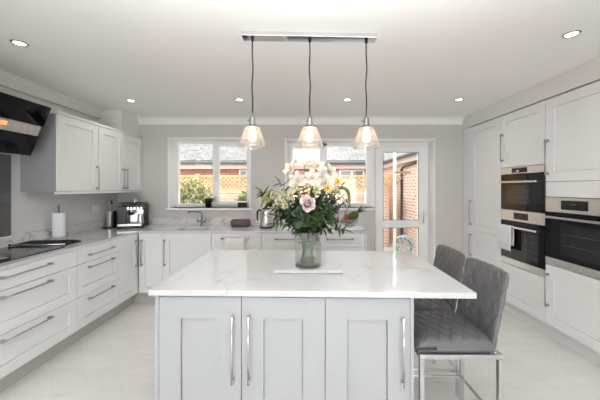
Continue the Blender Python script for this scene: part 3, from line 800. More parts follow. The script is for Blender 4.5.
# towels
def towel(name, lab, w, front, back, rad, mat, loc, rz, stripe=None):
    n = 16; t = thing(name, lab, 'towel', loc, rz)
    bm = bm_new(); prof = []
    for k in range(9): prof.append((-rad - .002 - .004 * math.sin(k), -front + front * k / 9))
    for k in range(7):
        a = PI - PI * k / 6; prof.append((math.cos(a) * rad, math.sin(a) * rad))
    for k in range(1, 8): prof.append((rad + .001, -back * k / 7))
    grid = []
    for (y, z) in prof:
        row = []
        for i in range(n + 1):
            x = -w/2 + w * i / n; drop = max(0, -z)
            wob = .004 * math.sin(i * 1.3) * min(1, drop / .1)
            xx = x * (1 - .05 * min(1, drop / .3)) + .012 * drop
            row.append(bm.verts.new((xx, y - abs(wob) if y < 0 else y + .0, z)))
        grid.append(row)
    for a, b in zip(grid, grid[1:]):
        for i in range(n):
            f = bm.faces.new((a[i], a[i + 1], b[i + 1], b[i])); f.smooth = True
    c = obj('cloth', bm, mat, t)
    so = c.modifiers.new('thick', 'SOLIDIFY'); so.thickness = .004; so.offset = 0
    if stripe:
        bm = bm_new()
        for (zz, h_) in stripe: add_box(bm, -w/2 * .96 + .012 * -zz, -rad - .0105, zz, w/2 * .94 + .012 * -zz, -rad - .0095, zz + h_)
        obj('woven_band', bm, 'band', t)
    return t
towel('hand_towel', 'white towel with pale stripes hung over the lower oven handle', .20, .255, .20, .013, 'towel_white', (XRF - .064, XB_ - .135, 1.004), RZR, [(-.21, .006), (-.195, .004)])
towel('tea_towel', 'cream towel hung over a drawer handle left of the kettle', .235, .24, .18, .011, 'towel_cream', (-.835, YBF - .055, .812), 0)

# fruit bowl group
o = obj('kitchen_scale', add_box(bm_new(), .435, 3.47, .9005, .745, 3.74, .935, .006), 'box'); tag(o, 'flat white rectangular stand under the fruit bowl', 'stand')
t = thing('fruit_bowl', 'clear glass bowl of fruit at the right end of the worktop', 'bowl', (.585, 3.61, .935), 0)
obj('bowl', add_lathe(bm_new(), [(.05, 0), (.055, .006), (.10, .04), (.125, .095), (.122, .095), (.097, .044), (.05, .012)], n=36, cap1=True), 'glass_bowl', t)
t = thing('pineapple', 'pineapple lying in the glass bowl with its crown pointing right', 'pineapple', (.62, 3.61, 1.045), 0)
rot = Matrix.Rotation(math.radians(50), 4, 'Y')
bm = bm_new(); add_lathe(bm, [(.02, -.10), (.045, -.085), (.06, -.04), (.062, .01), (.052, .06), (.03, .09)], n=24, mat=rot); obj('fruit', bm, 'pine', t)
bm = bm_new()
def add_leaf(bm, p, d, L, w, curl=.2, nrm=None, n=5):
    """lance-shaped leaf from p along d, bending down"""
    d = Vector(d).normalized(); p = Vector(p)
    s = d.cross(Vector(nrm or (0, 0, 1)))
    if s.length < .1: s = d.cross(Vector((0, 1, 0)))
    s.normalize(); up = s.cross(d)
    rows = []
    for k in range(n + 1):
        t_ = k / n; c = p + d * L * t_ - up * curl * L * t_ * t_
        ww = w * .5 * math.sin(PI * min(1, .08 + t_ * .92)) ** .8 if 0 < k < n else w * .04
        rows.append((bm.verts.new(c - s * ww + up * ww * .25), bm.verts.new(c - up * ww * .1), bm.verts.new(c + s * ww + up * ww * .25)))
    for a, b in zip(rows, rows[1:]):
        for q in (0, 1):
            f = bm.faces.new((a[q], a[q + 1], b[q + 1], b[q])); f.smooth = True
for k in range(26):
    a = k * 2.4; sp = .15 + .5 * (k % 5) / 5
    v = rot @ Vector((math.cos(a) * sp, math.sin(a) * sp, 1)); add_leaf(bm, rot @ Vector((0, 0, .085)), v, .09 + .03 * (k % 3), .016, .1)
obj('crown', bm, 'leaf_dark', t)
for k, (x, y, z, r, m_, nm, lab) in enumerate(((.535, 3.565, 1.025, .036, 'red', 'red_pepper', 'shiny red pepper at the left of the glass bowl'), (.555, 3.64, 1.06, .034, 'orange', 'nectarine', 'amber fruit on top in the glass bowl'))):
    bm = bm_new()
    for q in range(4 if k == 0 else 1):
        a = q * PI/2; e = .3 * r if k == 0 else 0
        add_ball(bm, (x + e * math.cos(a), y + e * math.sin(a), z), r * (.85 if k == 0 else 1), sz=1.1)
    b_ = obj(nm, bm, m_); tag(b_, lab, 'fruit')
    obj('stalk', add_tube(bm_new(), [(x, y, z + r * .85), (x + .006, y, z + r + .018)], .004, 6), 'stem', b_)

# sill things
t = thing('potted_plant', 'small leafy plant in a black pot on the window sill', 'plant', (-1.395, 4.085, 1.1385), 0)
obj('pot', add_lathe(bm_new(), [(.038, 0), (.052, .098), (.054, .10), (.05, .10), (.045, .085)], n=24, cap1=False), 'pot', t)
obj('soil', add_lathe(bm_new(), [(.046, .088), (.001, .09)], n=20, cap0=False), 'soil', t)
bm = bm_new()
for k in range(30):
    a = k * 2.4; el = random.uniform(.3, 1.4); v = (math.cos(a), math.sin(a), el); add_leaf(bm, (0, 0, .085), v, random.uniform(.09, .14), .04, .35)
obj('foliage', bm, 'leaf_mid', t)
t = thing('digital_thermometer', 'small black two-square weather display on the window sill', 'display', (-.895, 4.06, 1.1385), 0)
obj('body', add_box(bm_new(), -.068, 0, 0, .068, .02, .075, .004), 'black', t)
for x in (-.033, .033): obj('screen', add_box(bm_new(), x - .026, -.002, .012, x + .026, .001, .064, .001), 'display', t)

# ------------------------------------------------------------------ stools
def quilt(a, b, s=.072):
    p = (a + b * .62) / s; q = (a - b * .62) / s
    f = lambda v: abs((v % 1) - .5) * 2       # 1 at the seam
    g = max(f(p), f(q))
    return max(0, (g - .74) / .26)
def padded(name, mat, parent, fn, nu, nv):
    """closed padded slab; fn(u, v, side) -> point, u,v in 0..1, side 0 front / 1 back"""
    bm = bm_new()
    F0 = [[bm.verts.new(fn(i / nu, j / nv, 0)) for j in range(nv + 1)] for i in range(nu + 1)]
    F1 = [[bm.verts.new(fn(i / nu, j / nv, 1)) for j in range(nv + 1)] for i in range(nu + 1)]
    for g in (F0, F1):
        for i in range(nu):
            for j in range(nv):
                f = bm.faces.new((g[i][j], g[i+1][j], g[i+1][j+1], g[i][j+1])); f.smooth = True
    for i in range(nu):
        for j in (0, nv):
            f = bm.faces.new((F0[i][j], F0[i+1][j], F1[i+1][j], F1[i][j])); f.smooth = True
    for j in range(nv):
        for i in (0, nu):
            f = bm.faces.new((F0[i][j], F0[i][j+1], F1[i][j+1], F1[i][j])); f.smooth = True
    return obj(name, bm, mat, parent)

def edge(u, k=6): return (1 - abs(2 * u - 1) ** k) ** .5 if abs(2*u-1) < 1 else 0
def make_stool(lab):
    st = thing('bar_stool', lab, 'stool', (.815, 1.67, 0), 0, 'bar stools under the island overhang')
    WY = .385
    def seat(u, v, side):        # u along x (front -> back), v along y
        x = -.225 + .43 * u; y = (v - .5) * WY
        r = .06; cx = min(1, edge(u, 8) + .0); cy = edge(v, 10)
        x2 = x; y2 = y * (.93 + .07 * edge(u, 8))
        if side == 0:
            z = .575 + .045 * min(cx, 1) * cy + .006 * math.sin(PI * v)
            z -= .008 * quilt(x, y) * cx * cy
            z -= .012 * max(0, 1 - u * 4) ** 2
        else: z = .575 - .035 * min(1, cx * 1.2) * min(1, cy * 1.2)
        return (x2, y2, z)
    padded('seat', 'leather', st, seat, 90, 80)
    def back(u, v, side):        # u along y, v up
        w = WY * (.97 + .03 * v); y = (u - .5) * w
        top = .972 - .012 * abs(2*u-1) ** 6
        z = .528 + (top - .528) * v
        lean = .205 + .075 * v ** 1.1 + .006 * v
        bow = -.022 * abs(2*u-1) ** 2.2        # wraps forward at the sides
        th = .021 * edge(u, 8) * (edge(v * .5 + .5, 20) if v > .5 else 1) + .001
        x = lean + bow
        if side == 0: x = x - th + .008 * quilt(y, z) * edge(u, 8)
        else: x = x + th - .008 * quilt(y, z) * edge(u, 8)
        return (x, y, z)
    padded('backrest', 'leather', st, back, 80, 90)
    bm = bm_new(); w = .012
    ys = (-WY/2 + .012, WY/2 - .012); xs_ = (-.195, .222)
    for y in ys: add_box(bm, xs_[0] - w, y - w, .515, xs_[1] + w, y + w, .541, .003)
    for x in xs_: add_box(bm, x - w, ys[0] + w, .515, x + w, ys[1] - w, .541, .003)
    obj('seat_frame', bm, 'chrome_dull', st)
    for x in xs_:
        for y in ys:
            obj('leg', add_box(bm_new(), x - w, y - w, 0, x + w, y + w, .515, .003), 'chrome_dull', st)
    bm = bm_new()
    for y in ys: add_box(bm, xs_[0] + w, y - .008, .165, xs_[1] - w, y + .008, .181, .002)
    for x in xs_: add_box(bm, x - .008, ys[0] + w, .165, x + .008, ys[1] - w, .181, .002)
    obj('footrest', bm, 'chrome_dull', st)
    obj('screw', add_ball(bm_new(), (.19, -WY/2 + .001, .552), .005, seg=8), 'chrome', st)
    return st
s1 = make_stool('quilted charcoal bar stool with chrome legs, nearer of the two')
s1.location = (.822, 1.675, 0)
def dup(root, loc, lab):
    r = root.copy(); COL.objects.link(r); r.location = loc; r['label'] = lab
    for ch in list(root.children):
        c = ch.copy(); COL.objects.link(c); c.parent = r
        for g in ch.children:
            d = g.copy(); COL.objects.link(d); d.parent = c
    return r
dup(s1, (.832, 2.10, 0), 'quilted charcoal bar stool tucked in behind the nearer stool')

# ------------------------------------------------------------------ vase and flowers
VC = Vector((.026, 1.82, .922))
v = thing('vase', 'clear glass cylinder vase of flowers on the marble slab', 'vase', VC, 0)
bm = bm_new(); add_lathe(bm, [(.084, 0), (.085, .002), (.085, .222), (.083, .223), (.081, .222), (.081, .012), (.001, .010)], n=48, cap0=True, cap1=False)
obj('glass', bm, 'glass_vase', v)
obj('water', add_lathe(bm_new(), [(.0790, .014), (.0790, .120), (.001, .120)], n=40, cap0=True, cap1=False), 'water', v)

BIND = VC + Vector((0, 0, .135))
def stem_pts(top, k, spread=.065):
    a = k * 2.39996 + .4; top = Vector(top)
    rr = spread * (.55 + .45 * ((k * .618) % 1)); w_ = .028 + .012 * ((k * .37) % 1)
    bot = VC + Vector((math.cos(a) * rr, math.sin(a) * rr, .018 + .012 * ((k * .73) % 1)))
    out = Vector((top.x - BIND.x, top.y - BIND.y, 0))
    b1 = BIND + Vector((math.cos(a + 1.5) * w_, math.sin(a + 1.5) * w_, 0))
    b2 = BIND + Vector((math.cos(a + 1.9) * w_, math.sin(a + 1.9) * w_, .095)) + out * .12
    mid = b2.lerp(top, .55) + Vector((0, 0, .012))
    return [bot, bot.lerp(b1, .5), b1, b2, mid, top]
def smooth(pts, n=4):
    P_ = [Vector(p) for p in pts]; out = []
    for i in range(len(P_) - 1):
        p0 = P_[max(i-1, 0)]; p1 = P_[i]; p2 = P_[i+1]; p3 = P_[min(i+2, len(P_)-1)]
        for k in range(n):
            t_ = k / n
            out.append(.5 * ((2*p1) + (-p0 + p2)*t_ + (2*p0 - 5*p1 + 4*p2 - p3)*t_*t_ + (-p0 + 3*p1 - 3*p2 + p3)*t_**3))
    out.append(P_[-1]); return out

def petal_grid(bm, M4, L, w, cup, curl, n=5, m=4, tip=.5):
    rows = []
    for j in range(n + 1):
        t_ = j / n; ww = w * (math.sin(PI * (t_ * (1 - .12) + .06)) ** tip)
        row = []
        for i in range(m + 1):
            s_ = (i / m - .5) * 2
            row.append(bm.verts.new(M4 @ Vector((s_ * ww * .5, L * t_, cup * (s_*s_) * ww * .5 + curl * L * t_ * t_))))
        rows.append(row)
    for a, b in zip(rows, rows[1:]):
        for i in range(m):
            f = bm.faces.new((a[i], a[i+1], b[i+1], b[i])); f.smooth = True
def orient(c, d, scale=1):
    d = Vector(d).normalized(); q = d.to_track_quat('Z', 'Y')
    return Matrix.Translation(c) @ q.to_matrix().to_4x4() @ Matrix.Scale(scale, 4)

def make_rose(top, face):
    root = thing('rose', 'large pale pink rose at the front of the bouquet', 'rose', top, 0, None)
    T = Vector(top)
    bm = bm_new()
    layers = [(6, .036, .050, 48, .021), (6, .036, .048, 62, .019), (5, .034, .042, 72, .015), (5, .033, .036, 80, .010)]
    for li, (cnt, L, w, elev, r0) in enumerate(layers):
        for k in range(cnt):
            a = 2*PI*(k + li * .37) / cnt
            m4 = orient((0,0,0), face) @ Matrix.Rotation(a, 4, 'Z') @ Matrix.Translation((0, r0, -.012 + li*.003)) @ Matrix.Rotation(math.radians(elev), 4, 'X')
            petal_grid(bm, m4, L, w, .5, (-.30, -.18, .1, .3)[li], tip=.28)
    b_ = obj('outer_petals', bm, 'rose', root)
    bm = bm_new()
    for k in range(11):
        a = k * 2.4; r0 = .004 + .0011 * k
        m4 = orient((0,0,0), face) @ Matrix.Rotation(a, 4, 'Z') @ Matrix.Translation((0, r0, .004)) @ Matrix.Rotation(math.radians(82 - k), 4, 'X')
        petal_grid(bm, m4, .034, .022 + .0016*k, .8, .45, tip=.35)
    add_ball(bm, orient((0,0,0), face) @ Vector((0, 0, .018)), .011, seg=10)
    obj('inner_petals', bm, 'rose_in', root)
    pts = [p - T for p in smooth(stem_pts(T - Vector(face).normalized() * .01, 0))]
    obj('stem', add_tube(bm_new(), pts, .0035, 6), 'stem', root)
    bm = bm_new()
    for a in (0, 1.6, 3.0, 4.4): add_leaf(bm, (0, .02, -.03), (math.cos(a), .3, math.sin(a) * .6 - .2), .07, .035, .2)
    obj('leaves', bm, 'leaf', root)
def make_lily(top, face, k, lab, size=.06, mat='lily', name='lily', cat='flower', grp='ivory lilies at the top of the bouquet'):
    root = thing(name, lab, cat, top, 0, grp); T = Vector(top)
    bm = bm_new()
    for q in range(6):
        m4 = orient((0,0,0), face) @ Matrix.Rotation(PI/3*q, 4, 'Z') @ Matrix.Translation((0, .003, 0)) @ Matrix.Rotation(math.radians(48 if q % 2 else 38), 4, 'X')
        petal_grid(bm, m4, size * (.95 if q % 2 else 1.0), size * .66, .35, -.30, tip=.6)
    obj('petals', bm, mat, root)
    bm = bm_new()
    for q in range(6):
        m4 = orient((0,0,0), face); a = PI/3*q + .5
        p1 = m4 @ Vector((math.cos(a)*size*.18, math.sin(a)*size*.18, size*.5)); add_tube(bm, [m4 @ Vector((0,0,.004)), p1], .0008, 4)
        add_ball(bm, p1, .0022, seg=6)
    obj('stamens', bm, 'stamen', root)
    pts = [p - T for p in smooth(stem_pts(T - Vector(face).normalized() * .004, k))]
    obj('stem', add_tube(bm_new(), pts, .0028, 6), 'stem', root)
    bm = bm_new()
    for q in range(5):
        i = int(len(pts) * (.62 + .07 * q)); a = q * 2.4 + k
        if i < len(pts): add_leaf(bm, pts[i], (math.cos(a), math.sin(a), .5), .07, .016, .3)
    obj('leaves', bm, 'leaf', root)
    return root

make_rose(at(307.5, 204, 1.70), (.02, -1, .22))
lil = [(292, 170, 1.80, (-.6, -.6, .6), 'ivory lily at the upper left of the bouquet'),
       (304, 165, 1.83, (-.2, -.7, .8), 'ivory lily at the very top of the bouquet'),
       (317, 168, 1.80, (.2, -.8, .6), 'ivory lily at the top right of the bouquet'),
       (329, 173, 1.84, (.7, -.6, .5), 'ivory lily at the upper right edge of the bouquet'),
       (312, 179, 1.74, (.05, -1, .35), 'ivory lily above the pink rose'),
       (298, 181, 1.77, (-.3, -1, .2), 'ivory lily low at the left above the rose'),
       (325, 184, 1.75, (.4, -1, .2), 'ivory lily low at the right above the rose')]
for k, (px, py, d, f, lab) in enumerate(lil): make_lily(at(px, py, d), f, k + 1, lab, .062)
cream = [(283, 190, 1.76), (291, 196, 1.72), (279, 202, 1.74), (286, 206, 1.71), (274, 195, 1.80), (296, 188, 1.74), (283, 198, 1.70), (337, 192, 1.74), (268, 200, 1.78), (316, 190, 1.70)]
cl = ['small cream green flower at the left of the bouquet'] 
for k, (px, py, d) in enumerate(cream):
    make_lily(at(px, py, d), ((px - 306) / 40, -1, .3), k + 9, 'small cream green flower among the leaves of the bouquet', .027, 'cream', 'alstroemeria', 'flower', 'small cream flowers in the bouquet')
for k, (px, py, d) in enumerate(((337, 182, 1.76), (327, 189, 1.72))):
    make_lily(at(px, py, d), (.4, -1, .3), k + 21, 'small yellow flower at the right of the bouquet', .028, 'yellow', 'freesia', 'flower', 'small yellow flowers in the bouquet')

def sprig(px, py, d, k, mat, L, w, n, name, lab, grp, smat='stem', sr=.0036, frac=.45):
    T = at(px, py, d); root = thing(name, lab, 'foliage', T, 0, grp)
    pts = [p - T for p in smooth(stem_pts(T, k))]
    obj('stem', add_tube(bm_new(), pts, sr, 5), smat, root)
    bm = bm_new(); m0 = int(len(pts) * (1 - frac))
    for q in range(n):
        t_ = m0 + (len(pts) - 1 - m0) * (q + 1) / n; i = min(int(t_), len(pts) - 1)
        p = pts[i]; dr_ = (pts[i] - pts[i-1]).normalized(); a = q * 2.4 + k
        sd = dr_.orthogonal().normalized(); sd = Matrix.Rotation(a, 3, dr_) @ sd
        add_leaf(bm, p, dr_ * .55 + sd, L * random.uniform(.75, 1.15), w, .25, nrm=dr_)
    add_leaf(bm, pts[-1], (pts[-1] - pts[-2]), L, w, .15)
    obj('leaves', bm, mat, root)
dark = [(270, 205, 1.82), (266, 196, 1.84), (284, 213, 1.76), (276, 216, 1.80), (292, 212, 1.70), (262, 192, 1.86), (322, 208, 1.70), (330, 215, 1.74), (336, 222, 1.78), (318, 216, 1.70), (298, 215, 1.68), (311, 222, 1.72), (296, 192, 1.82), (322, 196, 1.80), (343, 230, 1.74), (281, 184, 1.85), (288, 203, 1.80), (276, 224, 1.78), (330, 204, 1.78), (312, 196, 1.84), (303, 188, 1.86), (298, 206, 1.85), (318, 204, 1.86)]
for k, (px, py, d) in enumerate(dark):
    sprig(px, py, d, k + 3, 'leaf' if k % 2 else 'leaf_dark', .066, .040, 18, 'leafy_stem', 'leafy dark green stem spreading out of the vase', 'dark green leafy stems in the bouquet')
euc = [(334, 190, 1.80), (341, 197, 1.78), (330, 198, 1.72), (326, 205, 1.68), (342, 186, 1.84), (337, 208, 1.74), (346, 202, 1.8), (322, 190, 1.76)]
for k, (px, py, d) in enumerate(euc):
    sprig(px, py, d, k + 31, 'leaf_grey', .038, .032, 18, 'eucalyptus_stem', 'grey green round-leaved stem on the right of the bouquet', 'grey green stems in the bouquet', 'bark')
for k in range(9):
    a = k * 2.4; px = 308 + 9 * math.cos(a)
    sprig(px, 228 + (k % 3) * 3, 1.82 + .05 * math.sin(a), k + 70, 'leaf' if k % 2 else 'leaf_mid', .055, .034, 9, 'leafy_stem', 'short leafy green stem low in the neck of the vase', 'short leafy stems in the vase neck', frac=.62)
# broad leaves hanging at the vase rim
T = at(301, 221, 1.70)
o = thing('broad_leaf', 'broad oval green leaf hanging over the vase rim', 'leaf', T); bm = bm_new()
petal_grid(bm, Matrix.Translation((0, 0, .045)) @ Matrix.Rotation(math.radians(-95), 4, 'X') @ Matrix.Rotation(.25, 4, 'Z'), .095, .062, .25, .1, tip=.6); obj('blade', bm, 'leaf', o)
obj('stem', add_tube(bm_new(), [(0, .0, .045), (.01, .04, .03), (.03, .08, -.02), (.035, .10, -.18)], .0025, 6), 'stem', o)
# amaranth tassels
for k, (a, lab) in enumerate(((((290, 200, 1.78), (280, 193, 1.76), (271, 190, 1.75), (265, 196, 1.74), (261, 207, 1.74)), 'drooping green tassel flower arching over the kettle'),
               (((325, 198, 1.78), (335, 190, 1.76), (342, 187, 1.75), (348, 192, 1.74), (350, 207, 1.74)), 'drooping green tassel flower arching right in front of the window'))):
    P_ = [at(*p) for p in a]; T = P_[-1]
    root = thing('amaranth', lab, 'flower', T)
    full = smooth(stem_pts(P_[0], 50 + k)[:-1] + P_[:3])
    obj('stem', add_tube(bm_new(), [p - T for p in full], .002, 6), 'stem', root)
    tl = smooth(P_[2:], 6); n = len(tl)
    obj('tassel', add_tube(bm_new(), [p - T for p in tl], [.003 + .009 * math.sin(PI * min(.93, .12 + i / n)) for i in range(n)], 10), 'tail', root)
# corkscrew willow
for k, (a, lab) in enumerate(((((322, 205, 1.78), (338, 206, 1.76), (347, 199, 1.74), (349, 206, 1.74), (345, 213, 1.75), (347, 221, 1.74)), 'curly brown willow twig hanging at the right of the bouquet'),
               (((296, 212, 1.78), (284, 206, 1.75), (276, 210, 1.74), (279, 217, 1.73), (284, 224, 1.72)), 'curly brown willow twig curving down at the left by the kettle'),
               (((292, 205, 1.80), (278, 212, 1.82), (270, 208, 1.82), (263, 213, 1.84), (270, 218, 1.84)), 'curly brown willow twig looping out at the far left'))):
    P_ = [at(*p) for p in a]; T = P_[-1]
    root = thing('willow_twig', lab, 'twig', T)
    full = smooth(stem_pts(P_[0], 60 + k)[:-1] + P_, 6)
    obj('twig', add_tube(bm_new(), [p - T for p in full], .0022, 6), 'bark', root)
T = at(266, 191, 1.74)
# ------------------------------------------------------------------ outside
struct('ground', add_box(bm_new(), -9, YB + .31, -.15, 9, 16, -.05), 'patio')
h = thing('neighbour_house', 'low orange brick house with a pale tiled roof beyond the fence', 'building', (0, 10, 0))
obj('wall', add_box(bm_new(), -8, 0, -.05, 5.5, .25, 2.2), 'brick_house', h)
obj('fascia', add_box(bm_new(), -8.1, -.18, 2.10, 5.6, .0, 2.28), 'fascia', h)
bm = bm_new(); add_tube(bm, [(-8.1, -.25, 2.31), (5.6, -.25, 2.31)], .06, 10); obj('gutter', bm, 'gutter', h)
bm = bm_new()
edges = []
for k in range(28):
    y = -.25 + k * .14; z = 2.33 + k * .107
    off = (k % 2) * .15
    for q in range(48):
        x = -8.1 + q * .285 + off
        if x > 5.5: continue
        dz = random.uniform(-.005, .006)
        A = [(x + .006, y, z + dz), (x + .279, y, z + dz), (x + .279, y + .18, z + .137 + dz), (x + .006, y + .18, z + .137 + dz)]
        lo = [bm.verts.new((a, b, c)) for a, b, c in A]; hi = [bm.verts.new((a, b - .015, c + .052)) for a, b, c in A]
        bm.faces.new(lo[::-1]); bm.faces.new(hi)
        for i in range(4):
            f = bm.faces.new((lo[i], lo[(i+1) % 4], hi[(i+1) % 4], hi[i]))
            if i != 2: f.material_index = 1  # course shade painted on the edge faces
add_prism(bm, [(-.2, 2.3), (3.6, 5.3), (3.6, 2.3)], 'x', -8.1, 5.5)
obj('roof', bm, 'tile', h).data.materials.append(M['tile_shade'])
for (xa, xb) in ((-2.32, -1.75), (1.25, 2.15), (-.95, -.4)):
    f = obj('window', add_box(bm_new(), xa, -.04, 1.2, xb, 0, 2.08, .01), 'post_white', h)
    bm = bm_new(); mid = (xa + xb) / 2; add_box(bm, xa + .06, -.05, 1.26, mid - .025, -.039, 2.02); add_box(bm, mid + .025, -.05, 1.26, xb - .06, -.039, 2.02)
    obj('pane', bm, 'dark_room', f)
# fence: boards, lattice, posts
fn = thing('garden_fence', 'orange timber fence with a trellis top behind the garden', 'fence', (0, 7.5, 0))
fx0, fx1 = -6.5, 2.42
bm = bm_new(); z = -.05; k = 0
while z < 1.36:
    add_box(bm, fx0, -.01 - .004 * (k % 2), z, fx1, .01, z + .135); z += .148; k += 1
obj('board_panel', bm, 'fence2', fn)
bm = bm_new()
z0, z1 = 1.43, 1.73; st = .115; n = int((fx1 - fx0) / st)
for k in range(-4, n + 1):
    xx = fx0 + k * st
    for s_ in (1, -1):
        a = Vector((xx if s_ == 1 else xx + (z1 - z0), 0, z0)); b = Vector((xx + (z1 - z0) if s_ == 1 else xx, 0, z1))
        d = (b - a).normalized(); nn = Vector((-d.z, 0, d.x)) * .019; yy = -.006 * s_
        vs = [bm.verts.new(p + Vector((0, yy, 0))) for p in (a - nn, a + nn, b + nn, b - nn)]
        bm.faces.new(vs)
add_box(bm, fx0, -.02, 1.38, fx1, .02, 1.44); add_box(bm, fx0, -.02, 1.72, fx1, .02, 1.77)
obj('trellis', bm, 'fence', fn)
for x in (-6.4, -4.6, -2.85, -1.05, .75, 2.36): obj('post', add_box(bm_new(), x - .045, -.05, -.05, x + .045, .05, 1.80), 'fence', fn)
# bushes
def bush(lab, c, rx, ry, rz, n, mats, name='garden_shrub'):
    root = thing(name, lab, 'shrub', (c[0], c[1], -.05))
    bm = bm_new()
    for k in range(5):
        a = k * 1.25; add_tube(bm, [(0, 0, 0), (math.cos(a) * rx * .3, math.sin(a) * ry * .3, c[2] * .5), (math.cos(a) * rx * .5, math.sin(a) * ry * .5, c[2])], [.02, .014, .006], 6)
    obj('branches', bm, 'bark', root)
    for mi, m_ in enumerate(mats):
        bm = bm_new()
        for k in range(n):
            a = random.uniform(0, 2*PI); e = random.uniform(-1, 1); r = random.uniform(.35, 1) ** .5
            p = (math.cos(a) * math.sqrt(1 - e*e) * rx * r, math.sin(a) * math.sqrt(1 - e*e) * ry * r, c[2] + .05 + e * rz * r)
            add_leaf(bm, p, (random.uniform(-1, 1), random.uniform(-1, 1), random.uniform(-.3, 1)), random.uniform(.08, .14), .05, .3, n=3)
        obj('foliage', bm, m_, root)
bush('bright green shrub outside the left pane of the sink window', (-2.5, 6.3, .85), .58, .38, .75, 1100, ('bush', 'bush_light'))
bush('small green shrub outside the right pane of the sink window', (-1.45, 6.9, .80), .26, .26, .55, 450, ('bush', 'bush_light'))
# garage on the right
g = thing('brick_garage', 'pink brick outbuilding alongside the glazed door', 'building', (2.6, 0, 0))
obj('wall', add_box(bm_new(), 0, 5.2, -.05, .25, 9.4, 2.12), 'brick_side', g)
obj('fascia', add_box(bm_new(), -.10, 5.1, 2.05, 0, 9.5, 2.19), 'fascia', g)
obj('gutter', add_tube(bm_new(), [(-.16, 5.1, 2.21), (-.16, 9.5, 2.21)], .045, 10), 'gutter', g)
obj('roof', add_prism(bm_new(), [(-.15, 2.22), (1.9, 3.2), (1.9, 2.1), (0, 2.1)], 'y', 5.1, 9.5), 'tile', g)
bm = bm_new(); add_tube(bm, [(-.04, 7.35, 0), (-.04, 7.35, 1.92), (-.04, 7.2, 1.97), (-.04, 6.2, 2.02), (-.10, 6.1, 2.16)], .03, 8); obj('downpipe', bm, 'pipe', g)
o = obj('garden_wall', add_box(bm_new(), .9, 7.62, -.05, 2.45, 7.8, 1.15), 'brick_garden'); tag(o, 'low brick wall beyond the fence end', 'wall')
o = obj('brick_pier', add_box(bm_new(), 1.72, 7.0, -.05, 2.12, 7.35, 1.25), 'brick_garden'); tag(o, 'brick pier standing behind the white pole', 'pier')
t = thing('washing_pole', 'white upright garden pole seen through the glazed door', 'pole', (1.78, 5.5, -.05))
obj('post', add_tube(bm_new(), [(0, 0, 0), (0, 0, 2.3)], .028, 12), 'post_white', t)
br = obj('bracket', add_box(bm_new(), -.02, -.03, 1.76, .30, .02, 1.80), 'timber', t)
obj('brace', add_tube(bm_new(), [(.02, 0, 1.55), (.24, 0, 1.77)], .012, 4), 'timber', br)
t = thing('hose_reel', 'teal garden hose coiled on a grey reel outside the door', 'hose reel', (2.13, 6.0, -.05), -.5)
RX = Matrix.Rotation(PI/2, 4, 'X')
bm = bm_new()
for k in range(6):
    rr = .16 + .012 * (k % 3); yy = -.05 + .02 * k
    add_tube(bm, [(rr * math.cos(a), yy, .24 + rr * math.sin(a)) for a in [2*PI*i/28 for i in range(29)]], .009, 6)
obj('hose', bm, 'teal', t)
bm = bm_new()
for y in (-.075, .085):
    add_tube(bm, [(.2 * math.cos(a), y, .24 + .2 * math.sin(a)) for a in [2*PI*i/28 for i in range(29)]], .012, 6)
    for a in (0, PI/3, 2*PI/3): add_tube(bm, [(.2*math.cos(a), y, .24 + .2*math.sin(a)), (-.2*math.cos(a), y, .24 - .2*math.sin(a))], .01, 6)
obj('drum', bm, 'grey_plastic', t)
bm = bm_new()
for y in (-.11, .12): add_tube(bm, [(-.2, y, 0), (0, y, .42), (.2, y, 0)], .011, 6)
add_tube(bm, [(0, -.11, .42), (0, .12, .42)], .011, 6)
obj('stand', bm, 'grey_plastic', t)
o = obj('wall_plaque', add_box(bm_new(), 1.60, 7.44, .82, 1.74, 7.47, 1.32, .01), 'post_white'); o.location = (.5, 0, 0)
o.location = (0, 0, 0)
tag(o, 'white framed board hung on the fence outside the door', 'board')
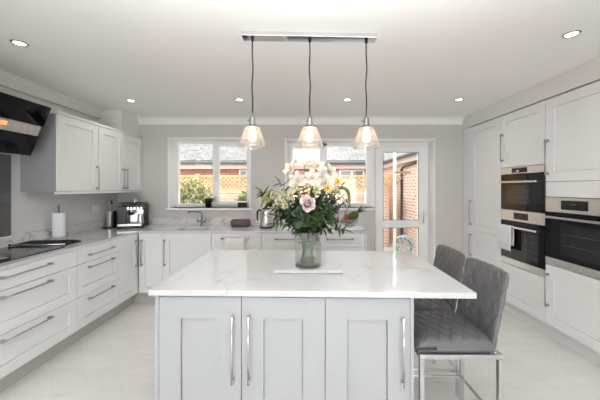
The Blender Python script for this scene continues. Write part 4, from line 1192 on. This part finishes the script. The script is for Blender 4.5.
bm = bm_new(); add_box(bm, 1.585, 7.45, .80, 1.755, 7.465, .82); add_box(bm, 1.74, 7.45, .80, 1.755, 7.465, 1.33); obj('frame', bm, 'brick_house', o)

# ------------------------------------------------------------------ light
w = bpy.data.worlds.new('overcast sky'); SC.world = w; w.use_nodes = True
nt = w.node_tree; bg = nt.nodes['Background']
tc = nt.nodes.new('ShaderNodeTexCoord'); sp = nt.nodes.new('ShaderNodeSeparateXYZ'); nt.links.new(tc.outputs['Generated'], sp.inputs[0])
cr = nt.nodes.new('ShaderNodeValToRGB'); cr.color_ramp.elements[0].position = .45; cr.color_ramp.elements[0].color = (.75, .74, .72, 1)
cr.color_ramp.elements[1].position = .9; cr.color_ramp.elements[1].color = (.90, .95, 1, 1)
nt.links.new(sp.outputs['Z'], cr.inputs[0]); nt.links.new(cr.outputs[0], bg.inputs['Color'])
bg.inputs['Strength'].default_value = 3.8
sl = bpy.data.lights.new('sun', 'SUN'); sl.energy = 2.4; sl.angle = .6; sl.color = (1, .96, .9)
so = bpy.data.objects.new('sun', sl); COL.objects.link(so); so.rotation_euler = (math.radians(38), math.radians(10), math.radians(20))
# daylight through the patio doors behind the viewpoint
area('patio_daylight', (.1, YR - .02, .95), (math.radians(90), 0, 0), 4.1, 34, (.86, .93, 1), 1.7)
# unseen uplight added behind the camera to brighten the ceiling
area('added_uplight', (0, -.3, .9), (math.radians(180 - 12), 0, 0), 1.6, 44, (.96, .98, 1), spread=1.4)
# daylight entering by the two windows and the glazed door

cam = bpy.data.cameras.new('camera'); co = bpy.data.objects.new('camera', cam); COL.objects.link(co)
co.location = CAM; co.rotation_euler = (PI/2, 0, 0)
cam.sensor_width = 36; cam.lens = F / 600 * 36; cam.shift_x = -4/600; cam.shift_y = -12/600; cam.clip_start = .05
SC.camera = co
SC.cycles.transparent_max_bounces = 32
SC.cycles.max_bounces = 14
SC.cycles.diffuse_bounces = 6
SC.view_settings.view_transform = 'Standard'; SC.view_settings.look = 'None'
SC.view_settings.exposure = .27; SC.view_settings.gamma = 1
